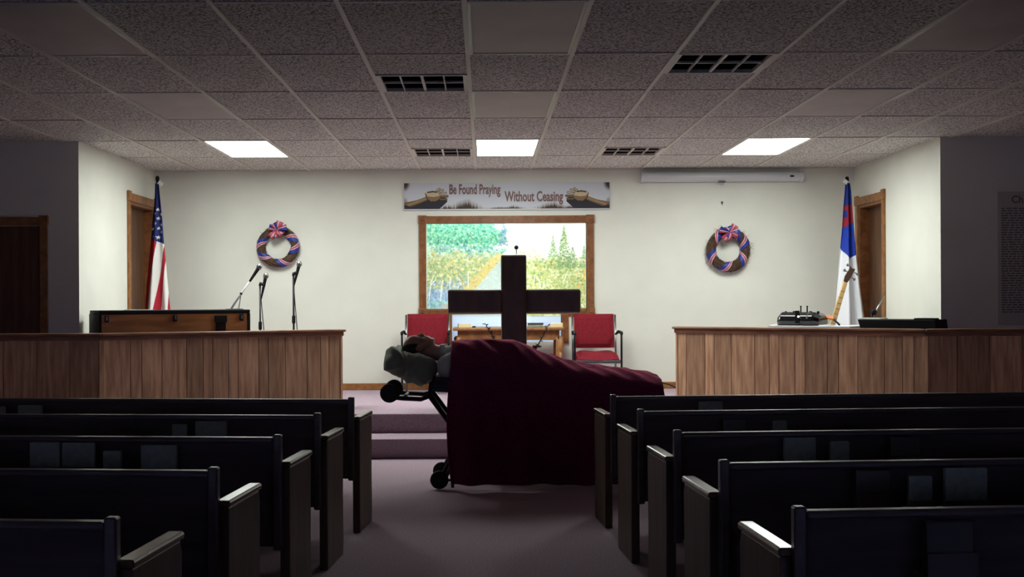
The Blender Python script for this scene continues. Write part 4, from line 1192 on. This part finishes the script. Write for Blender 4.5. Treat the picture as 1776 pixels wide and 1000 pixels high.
# ------------------------------------------------------------------ stretcher, person, blanket
YN, YF = 8.17, 8.67   # near and far side of the frame
YM = (YN + YF) / 2
def mz(X): return .775 - .075 * (X + .25) / 1.45     # mattress top
gur = thing('stretcher', 'wheeled stretcher with black tube frame carrying the covered person', 'stretcher', (.35, YM, 0))
def G(u, v, Y): p = P(u, v, YN + .03); return Vector((p.x, Y, p.z))
for Y in (YN + .03, YF - .03):
    h = [G(684, 689, Y), G(700, 690.5, Y), G(730, 692, Y), G(740, 688.5, Y), G(746, 679, Y), G(748, 664, Y), G(754, 661, Y), G(790, 661, Y)]
    h.append(Vector((1.22, Y, mz(1.22) - .10)))
    build('side_tube', MB().tube(h, .016, 10), 'dark_metal', gur, smooth=True)
    wc = G(675.5, 681.5, Y)
    wh = build('loading_wheel', MB().lathe(wc - Vector((0, .014, 0)), (0, 1, 0), [(.03, -.004), (.05, -.004), (.062, .0), (.066, .006), (.066, .022), (.062, .028), (.05, .032), (.03, .032)], 28), 'rubber', gur, smooth=False)
    build('hub', MB().lathe(wc - Vector((0, .022, 0)), (0, 1, 0), [(.012, 0), (.022, .004), (.022, .04), (.012, .044)], 16), 'dark_metal', wh)
    # crossing legs and castors
    la, lb_ = G(744, 684, Y), G(800, 762, Y); lc = G(765, 828, Y)
    knee = Vector((.06, Y, lb_.z - .14))
    build('leg', MB().tube([la, lb_, Vector((.95, Y, .10))], .019, 10), 'dark_metal', gur, smooth=True)
    build('leg', MB().tube([lc, G(800, 762, Y) + Vector((0, .03, 0)), Vector((.95, Y + .03, mz(.95) - .12))], .017, 10), 'dark_metal', gur, smooth=True)
    for cx_ in (G(762, 835, Y).x, 1.02):
        ww = build('castor', MB().lathe((cx_, Y - .014, .066), (0, 1, 0), [(.03, -.002), (.048, -.002), (.060, .002), (.064, .008), (.064, .020), (.060, .026), (.048, .030), (.03, .030)], 28), 'rubber', gur, smooth=False)
        build('hub', MB().lathe((cx_, Y - .024, .066), (0, 1, 0), [(.010, 0), (.018, .004), (.018, .044), (.010, .048)], 14), 'dark_metal', ww)
    build('fork', MB().tube([lc, G(763, 833, Y)], .015, 8), 'dark_metal', gur)
    build('fork', MB().tube([Vector((.95, Y, .10)), Vector((1.02, Y, .066))], .015, 8), 'dark_metal', gur)
    build('lower_rail', MB().tube([G(768, 832, Y), Vector((.97, Y, .075))], .010, 8), 'dark_metal', gur, smooth=True)
    bp = G(785, 838, Y)
    build('stop_peg', MB().tube([bp, Vector((bp.x, Y, .012))], .012, 8), 'dark_metal', gur)
for q in (G(700, 690.5, YN), G(790, 661, YN)):
    build('cross_tube', MB().tube([(q.x, YN + .03, q.z), (q.x, YF - .03, q.z)], .014, 8), 'dark_metal', gur, smooth=True)
build('axle', MB().tube([(G(675.5, 681.5, YN).x, YN + .02, G(675.5, 681.5, YN).z), (G(675.5, 681.5, YN).x, YF - .02, G(675.5, 681.5, YN).z)], .010, 8), 'dark_metal', gur)
build('axle', MB().tube([(.95, YN + .03, .10), (.95, YF - .03, .10)], .012, 8), 'dark_metal', gur)
X0m, X1m = -.37, 1.23
mb = MB().add([(x, y, mz(x) - dz) for dz in (.075, 0) for (x, y) in ((X0m, YN + .01), (X1m, YN + .01), (X1m, YF - .01), (X0m, YF - .01))],
              [(0, 1, 2, 3), (4, 5, 6, 7), (0, 1, 5, 4), (1, 2, 6, 5), (2, 3, 7, 6), (3, 0, 4, 7)])
build('mattress', mb, 'mattress', gur, bevel=.02)
mb = MB().add([(x, y, mz(x) - dz) for dz in (.10, .076) for (x, y) in ((X0m, YN + .02), (X1m, YN + .02), (X1m, YF - .02), (X0m, YF - .02))],
              [(0, 1, 2, 3), (4, 5, 6, 7), (0, 1, 5, 4), (1, 2, 6, 5), (2, 3, 7, 6), (3, 0, 4, 7)])
build('deck', mb, 'dark_metal', gur)

# pillow
ol = [(664, 640), (666, 622), (674, 607), (686, 599.5), (699, 602), (706, 606.5), (721, 604.5), (740, 609), (752, 618), (757, 634), (754, 652), (746, 664), (732, 668), (712, 663), (694, 656), (682, 648), (672, 643)]
def crv(pts, n):
    out = []
    m_ = len(pts)
    for k in range(n):
        q = k / n * m_; i = int(q); f_ = q - i
        p0_, p1_, p2_, p3_ = (np.array(pts[(i + j) % m_], float) for j in (-1, 0, 1, 2))
        out.append(.5 * ((2 * p1_) + (-p0_ + p2_) * f_ + (2 * p0_ - 5 * p1_ + 4 * p2_ - p3_) * f_ ** 2 + (-p0_ + 3 * p1_ - 3 * p2_ + p3_) * f_ ** 3))
    return out
olp = [P(a_, b_, YM - .05) for a_, b_ in crv(ol, 64)]
cx_ = sum(p.x for p in olp) / 64; cz_ = sum(p.z for p in olp) / 64
rows = []
for j in range(25):
    q = -1 + 2 * j / 24
    s_ = max(.02, (1 - abs(q) ** 4.0)) ** .5
    y = YM + q * .25
    row = []
    for k, p in enumerate(olp):
        n_ = .014 * mnoise.noise(Vector((p.x * 16, y * 9, p.z * 14))) + .010 * mnoise.noise(Vector((p.x * 34, y * 14, p.z * 30))) + .009 * math.sin(p.x * 60 + y * 14) - .022 * math.exp(-((p.x + .585 + .06 * (y - YM)) / .012) ** 2) - .012 * math.exp(-((p.x + .40 - .3 * (y - YM)) / .010) ** 2)
        dx_, dz_ = p.x - cx_, p.z - cz_
        l_ = math.hypot(dx_, dz_)
        k_ = s_ * (1 + n_ / l_)
        zz = cz_ + dz_ * k_
        # a hollow where the head rests
        hol = math.exp(-((p.x + .46) / .11) ** 2 - ((y - YM) / .13) ** 2)
        if dz_ > 0: zz -= .055 * hol
        row.append((cx_ + dx_ * k_, y, zz))
    rows.append(row)
mb = MB().grid(rows, wrap=True); mb.f.append(tuple(range(64))[::-1]); mb.f.append(tuple(range(24 * 64, 25 * 64)))
pil = build('pillow', mb, 'pillow', smooth=True, label="grey-green creased pillow under the lying person's head", cat='pillow')
pil.modifiers.new('sub', 'SUBSURF').render_levels = 1

# person
def remeshed(name, mb, m, parent, vox, smooth_it, **kw):
    me = bpy.data.meshes.new('tmp'); me.from_pydata(mb.v, [], mb.f)
    bm = bmesh.new(); bm.from_mesh(me); bmesh.ops.recalc_face_normals(bm, faces=bm.faces); bm.to_mesh(me); bm.free()
    t_ = bpy.data.objects.new('tmp', me); C.objects.link(t_)
    r_ = t_.modifiers.new('r', 'REMESH'); r_.mode = 'VOXEL'; r_.voxel_size = vox
    s_ = t_.modifiers.new('s', 'SMOOTH'); s_.factor = .5; s_.iterations = smooth_it
    dg = bpy.context.evaluated_depsgraph_get()
    me2 = bpy.data.meshes.new_from_object(t_.evaluated_get(dg))
    out = MB(); out.v = [tuple(v.co) for v in me2.vertices]; out.f = [tuple(p.vertices) for p in me2.polygons]
    bpy.data.objects.remove(t_)
    return out
Yp = YM
def pose(mb, g=0, part='all'):
    e = lambda c, r, **k: mb.ell((c[0], Yp + c[1], c[2]), tuple(q + g for q in r), **k)
    cp_ = lambda a_, b_, ra, rb: mb.cap((a_[0], Yp + a_[1], a_[2]), (b_[0], Yp + b_[1], b_[2]), ra + g, rb + g)
    if part in ('all',):
        e((-.495, 0, .978), (.090, .074, .090), nu=24, nv=16)
        e((-.51, 0, 1.005), (.058, .062, .062), nu=20, nv=12)
        e((-.425, 0, 1.00), (.072, .056, .062), nu=20, nv=12)
        e((-.503, 0, 1.052), (.016, .046, .014))
        cp_((-.492, 0, 1.058), (-.442, 0, 1.074), .009, .0115)
        for s_ in (-1, 1):
            e((-.434, s_ * .012, 1.062), (.010, .009, .009)); e((-.477, s_ * .031, 1.046), (.013, .016, .012))
            e((-.445, s_ * .036, 1.032), (.026, .022, .022))
            cp_((-.445, s_ * .058, .985), (-.378, s_ * .018, 1.022), .022, .020)
            e((-.462, s_ * .077, .972), (.030, .009, .019))
        e((-.409, 0, 1.054), (.006, .023, .010)); e((-.398, 0, 1.051), (.006, .020, .010))
        e((-.372, 0, 1.030), (.020, .024, .018))
        cp_((-.43, 0, .955), (-.27, 0, .930), .054, .060)
        for s_ in (-1, 1):
            # hands folded on the belly: palm, four fingers and a thumb
            e((.20, s_ * .055, .985), (.040, .045, .016))
            for k in range(4):
                f0 = (.172 + k * .019, s_ * .03, .992); f1 = (.176 + k * .019, s_ * (-.005 - .004 * (1.5 - abs(k - 1.5))), 1.000); f2_ = (.178 + k * .018, s_ * -.03, .990)
                cp_(f0, f1, .0085, .008); cp_(f1, f2_, .008, .0065)
            cp_((.165, s_ * .06, .985), (.150, s_ * .025, .996), .0105, .009)
            cp_((.09, s_ * .175, .85), (.185, s_ * .095, .96), .043, .028)
    if part in ('all', 'shirt'):
        e((-.06, 0, .890), (.25, .170, .098), nu=24, nv=16); e((.17, 0, .875), (.24, .160, .092), nu=24, nv=16)
        for s_ in (-1, 1):
            e((-.215, s_ * .120, .872), (.085, .068, .072)); e((-.258, s_ * .145, .848), (.070, .080, .080))
            cp_((-.20, s_ * .140, .87), (.09, s_ * .175, .85), .052, .042)
        cp_((-.29, 0, .925), (-.16, 0, .91), .056, .085)
        if part == 'shirt':
            for s_ in (-1, 1): cp_((.09, s_ * .175, .85), (.17, s_ * .105, .945), .040, .030)
    if part in ('all', 'trousers'):
        e((.38, 0, .83), (.15, .150, .085), nu=20, nv=12)
        for s_ in (-1, 1):
            cp_((.42, s_ * .080, .812), (.80, s_ * .080, .765), .070, .050); cp_((.80, s_ * .080, .765), (1.07, s_ * .075, .725), .048, .034)
        if part == 'all':
            for s_ in (-1, 1):
                cp_((1.07, s_ * .075, .722), (1.15, s_ * .11, .732), .034, .028)
    return mb
pers = thing('person', 'person lying face up on the stretcher in a pale collared shirt', 'person', (.3, YM, mz(.3)))
body = remeshed('body', pose(MB()), 'skin', pers, .0055, 3)
build('body', body, 'skin', pers, smooth=True, recalc=False)
sh = remeshed('shirt', pose(MB(), .010, 'shirt'), 'shirt', pers, .010, 4)
shirt = build('shirt', sh, 'shirt', pers, smooth=True, recalc=False)
tr = remeshed('trousers', pose(MB(), .009, 'trousers'), 'trousers', pers, .010, 4)
build('trousers', tr, 'trousers', pers, smooth=True, recalc=False)
# collar: a raised band round the neck, open at the throat
rows = []
for i in range(33):
    a_ = R(-150 + 300 * i / 32) - math.pi / 2
    rows.append([(-.275 - .035 * q + .012 * math.cos(a_), YM + (.078 - .004 * q) * math.cos(a_), .938 + (.076 - .004 * q) * math.sin(a_) + .0) for q in (0, .5, 1)])
build('collar', MB().grid(rows), 'shirt', shirt, smooth=True, solid=.004, recalc=False)
hp_ = MB()
hr = []
for j in range(14):
    th = math.pi * .56 * j / 13
    hr.append([(-.497 - .0935 * math.cos(th), YM + .0765 * math.sin(th) * math.cos(ph), .976 + .0925 * math.sin(th) * math.sin(ph)) for ph in np.linspace(-math.pi - .35, .35, 26)])
build('hair', hp_.grid(hr), 'hair', pers, smooth=True, solid=.004, recalc=False, label='short dark cropped hair')

# blanket
from mathutils.bvhtree import BVHTree
trees = [BVHTree.FromPolygons(q_.v, q_.f) for q_ in (body, sh, tr)]
def under(x, y):
    best = -1
    for t_ in trees:
        h_ = t_.ray_cast(Vector((x, y, 2)), Vector((0, 0, -1)))
        if h_[0] is not None: best = max(best, h_[0].z)
    return best
kX = [-.235, -.15, -.05, .08, .205, .30, .37, .45, .58, .72, .88, 1.02, 1.16, 1.235]
kZ = [P(0, v, YM).z for v in (0,)]  # placeholder replaced below
kv = {-.235: 592, -.15: 589.5, -.05: 588, .08: 588.5, .205: 589.5, .30: 598, .37: 607, .45: 614, .58: 623, .72: 630, .88: 635.5, 1.02: 640, 1.16: 645, 1.235: 650}
kZ = [CAMZ - ray(840 + x * 242, kv[x]).z * -YM for x in kX]
def top(x): return float(np.interp(x, kX, kZ))
NX, NT = 130, 120
rows = []
Lb = 1.235 + .235
for i in range(NX):
    q = i / (NX - 1)
    xr = -.235 + 1.56 * q
    drop = max(0, xr - 1.235)
    x = min(xr, 1.235) + .10 * drop
    zt_ = top(min(x, 1.235)) + .004
    q_ = min(1, max(0, (x - .03) / .20)); q_ = q_ * q_ * (3 - 2 * q_)
    ze = mz(x) + .012 + .11 * (1 - q_)      # arms at the person's sides hold the cloth up
    row = []
    for j in range(NT):
        t_ = j / (NT - 1)
        if t_ < .42:                                   # near side hanging
            a_ = t_ / .42
            z = .045 + (ze - .035 - .045) * a_
            hang = 1 - a_
            f_ = .030 * hang * math.sin(x * 17 + 1.3 * math.sin(x * 5)) + .022 * hang * math.sin(x * 31 + 2)
            y = YN - .03 - .05 * hang ** 1.5 + f_
            xx = x - .03 * math.exp(-((x + .235) / .12) ** 2) * math.sin(math.pi * min(1, hang * 1.0)) 
        elif t_ < .78:                                 # over the person
            a_ = (t_ - .42) / .36
            s_ = math.sin(math.pi * a_)
            y = YN - .03 + (YF - YN + .06) * a_
            pw = .46 + .44 * (1 - min(1, max(0, (x - .12) / .12)))
            w_ = abs(s_) ** pw
            z = ze - .035 + (zt_ - ze + .035) * w_
            f_ = .010 * mnoise.noise(Vector((x * 9, y * 8, 1))) + .007 * math.sin((x + y) * 38)
            # soft creases running from the folded hands
            f_ += -.022 * math.exp(-((x - .06) / .06) ** 2) * math.exp(-((a_ - .28) / .14) ** 2) + .014 * math.exp(-((x - .2) / .05) ** 2) * math.exp(-((a_ - .3) / .2) ** 2)
            z += f_ * min(1, 4 * a_ * (1 - a_)) * (0 if a_ > .42 and a_ < .58 else 1)
            z = max(z, under(x, y) + .014)
            xx = x
        else:
            a_ = (t_ - .78) / .22
            z = ze - .035 - (ze - .035 - .25) * a_
            y = YF + .03 + .03 * a_ + .02 * a_ * math.sin(x * 19)
            xx = x
        if drop > 0:
            lim = zt_ - drop * (2.0)
            z = min(z, max(lim, .05)) if z > lim else z
        row.append((xx, y, z))
    rows.append(row)
bl = build('blanket', MB().grid(rows), 'blanket', smooth=True, recalc=False, label='dark maroon blanket draped over the person and the stretcher', cat='blanket')
md = bl.modifiers.new('solid', 'SOLIDIFY'); md.thickness = .006; md.offset = 1

# ------------------------------------------------------------------ pews
def make_pew(s):
    """local: x away from the aisle (times s), y forward, origin at the back edge of the aisle end"""
    t = thing('pew', 'pew', 'pew', (0, 0, 0))
    X = lambda a_, b_: sorted((s * a_, s * b_))
    L = 4.6
    pr = [(0, 0), (.36, 0), (.375, .06), (.365, .30), (.375, .60), (.36, .635), (0, .635)]
    for a_, b_ in ((-.028, .014), (L, L + .042)):
        x0_, x1_ = X(a_, b_)
        build('end_panel', MB().prism(pr, lambda p, q: (q, p[0], p[1]), x0_, x1_), 'pew_end', t, bevel=.004)
        x0_, x1_ = X(a_ - .005, b_ + .005)
        build('armrest', MB().box(x0_, x1_, -.004, .385, .635, .658), 'pew_arm', t, bevel=.008)
    x0_, x1_ = X(0, .034)
    build('back_post', MB().box(x0_, x1_, -.035, .0, .30, .772), 'pew_wood', t, bevel=.006)
    x0_, x1_ = X(.014, L)
    mb = MB().add([(x, y + dy, z) for x in (x0_, x1_) for (y, z) in ((.045, .30), (-.018, .742)) for dy in (0, .022)], [(0, 1, 3, 2), (4, 6, 7, 5), (0, 4, 5, 1), (2, 3, 7, 6), (0, 2, 6, 4), (1, 5, 7, 3)])
    build('backrest', mb, 'pew_wood', t)
    x0_, x1_ = X(.034, L)
    build('top_rail', MB().box(x0_, x1_, -.034, .012, .735, .760), 'pew_wood', t, bevel=.009)
    x0_, x1_ = X(.014, L)
    build('seat', MB().box(x0_, x1_, .05, .42, .40, .43), 'pew_wood', t, bevel=.008)
    for k in (L / 3, 2 * L / 3):
        x0_, x1_ = X(k - .02, k + .02)
        build('support', MB().box(x0_, x1_, .06, .38, 0, .40), 'pew_wood', t)
    return t
def book_on(pl0, n, ux_, px, label, grp):
    pass
posts_l = [(614, 688.5), (556, 716), (488, 753.8), (378, 810.6), (203, 897.7)]
posts_r = [(1058.5, 684), (1105.5, 709.3), (1168.5, 745.6), (1248, 797.6), (1376.5, 879)]
row_w = ['front', 'second', 'third', 'fourth', 'fifth']
PEWS = {}
for s, posts, ang, side in ((-1, posts_l, -5.0, 'striped-flag'), (1, posts_r, 4.0, 'white-flag')):
    proto = make_pew(s)
    for k, (u, v) in enumerate(posts):
        t = proto if k == 0 else copy_tree(proto)
        p = PZ(u, v, .772)
        t.location = (p.x, p.y + .035, 0); t.rotation_euler = (0, 0, R(ang))
        ORG[t.name] = Vector(t.location)
        props(t, 'dark wooden pew on the %s side of the aisle, %s row from the steps' % (side, row_w[k]), 'pew', 'dark pews along the aisle')
        PEWS[(s, k)] = (Vector(t.location), Vector((math.cos(R(ang)), math.sin(R(ang)), 0)), Vector((-math.sin(R(ang)), math.cos(R(ang)), 0)), t)
books = {
    (-1, 0): [(-8, 704, 10, 716), (33, 702, 74, 714)],
    (-1, 1): [(300, 735, 326, 757), (340, 730, 394, 757)],
    (-1, 2): [(54, 766, 106, 812), (110, 767, 166, 812), (181, 781, 212, 814), (246, 771, 308, 816)],
    (1, 0): [(1211, 696, 1252, 711)],
    (1, 1): [(1252, 726.5, 1292, 731), (1339, 729, 1363, 744)],
    (1, 2): [(1358, 758.5, 1413, 800), (1438, 765, 1471, 800), (1540, 757.5, 1592, 762)],
    (1, 3): [(1480, 813.5, 1541, 818.5), (1573, 824.5, 1614, 868), (1636, 811, 1709, 869)],
    (1, 4): [(1600, 902, 1681, 910)],
}
for key, lst in books.items():
    o_, ux_, uy_, tp_ = PEWS[key]
    q0 = o_ + uy_ * -.045
    side = 'striped-flag' if key[0] < 0 else 'white-flag'
    for n_, (u0, v0, u1, v1) in enumerate(lst):
        a_ = hit(u0, v0, q0, uy_); b_ = hit(u1, v1, q0, uy_)
        xa, xb = sorted(((a_ - o_).dot(ux_), (b_ - o_).dot(ux_)))
        zt_ = a_.z; h_ = max(.11, a_.z - b_.z + .02)
        thin = (v1 - v0) < 9
        def lf(x, y, z): return o_ + ux_ * x + uy_ * y + Vector((0, 0, z))
        # wooden rack on the pew's rear face, holding it
        def local(mb): return mb
        rk_t = .016
        zb_ = zt_ - (h_ if not thin else .14)
        mb = MB()
        mb.box(xa - .004, xb + .004, -.085, .02, zb_ - .012, zb_ - .001)
        mb.box(xa - .004, xb + .004, -.085, -.073, zb_ - .001, zb_ + (.03 if not thin else .06))
        me_org = ORG[tp_.name]; ORG[tp_.name] = Vector((0, 0, 0))
        build('book_rack', mb, 'pew_wood', tp_)
        ORG[tp_.name] = me_org
        if thin:
            zt_b = zt_
            mb = MB().hexa(lf, xa, xb, -.068, -.036, zb_, zt_b)
        else:
            mb = MB().hexa(lf, xa, xb, -.062, -.040, zb_, zt_)
        big = (xb - xa) > .1
        lab = '%s, %s pew of the %s side, %s' % ('wide grey-green booklet' if big and not thin else ('hymn book seen edge-on' if thin else 'narrow grey-green card'), row_w[key[1]], side,
              ('nearest the aisle', 'second from the aisle', 'third from the aisle', 'fourth from the aisle')[(len(lst) - 1 - n_) if key[0] < 0 else n_])
        build('hymn_book', mb, 'book_dark' if thin else 'card', label=lab, cat='book', bevel=.003)
# cable on the platform by the right rail
cb_ = [P(u, v, Y_) for u, v, Y_ in ((1150, 664, 12.7), (1160, 666, 12.7), (1170, 671, 12.6), (1176, 674, 12.5))]
pts = [Vector((p.x, p.y, max(PL + .008, p.z))) for p in cb_]
pts = [Vector((pts[0].x - .12, 12.7, PL + .008))] + pts[:] + [Vector((pts[-1].x + .1, 12.4, PL + .008))]
build('cable', MB().tube(pts, .007, 6), 'black', smooth=True, label='black cable looping on the platform floor beside the plank rail end', cat='cable')
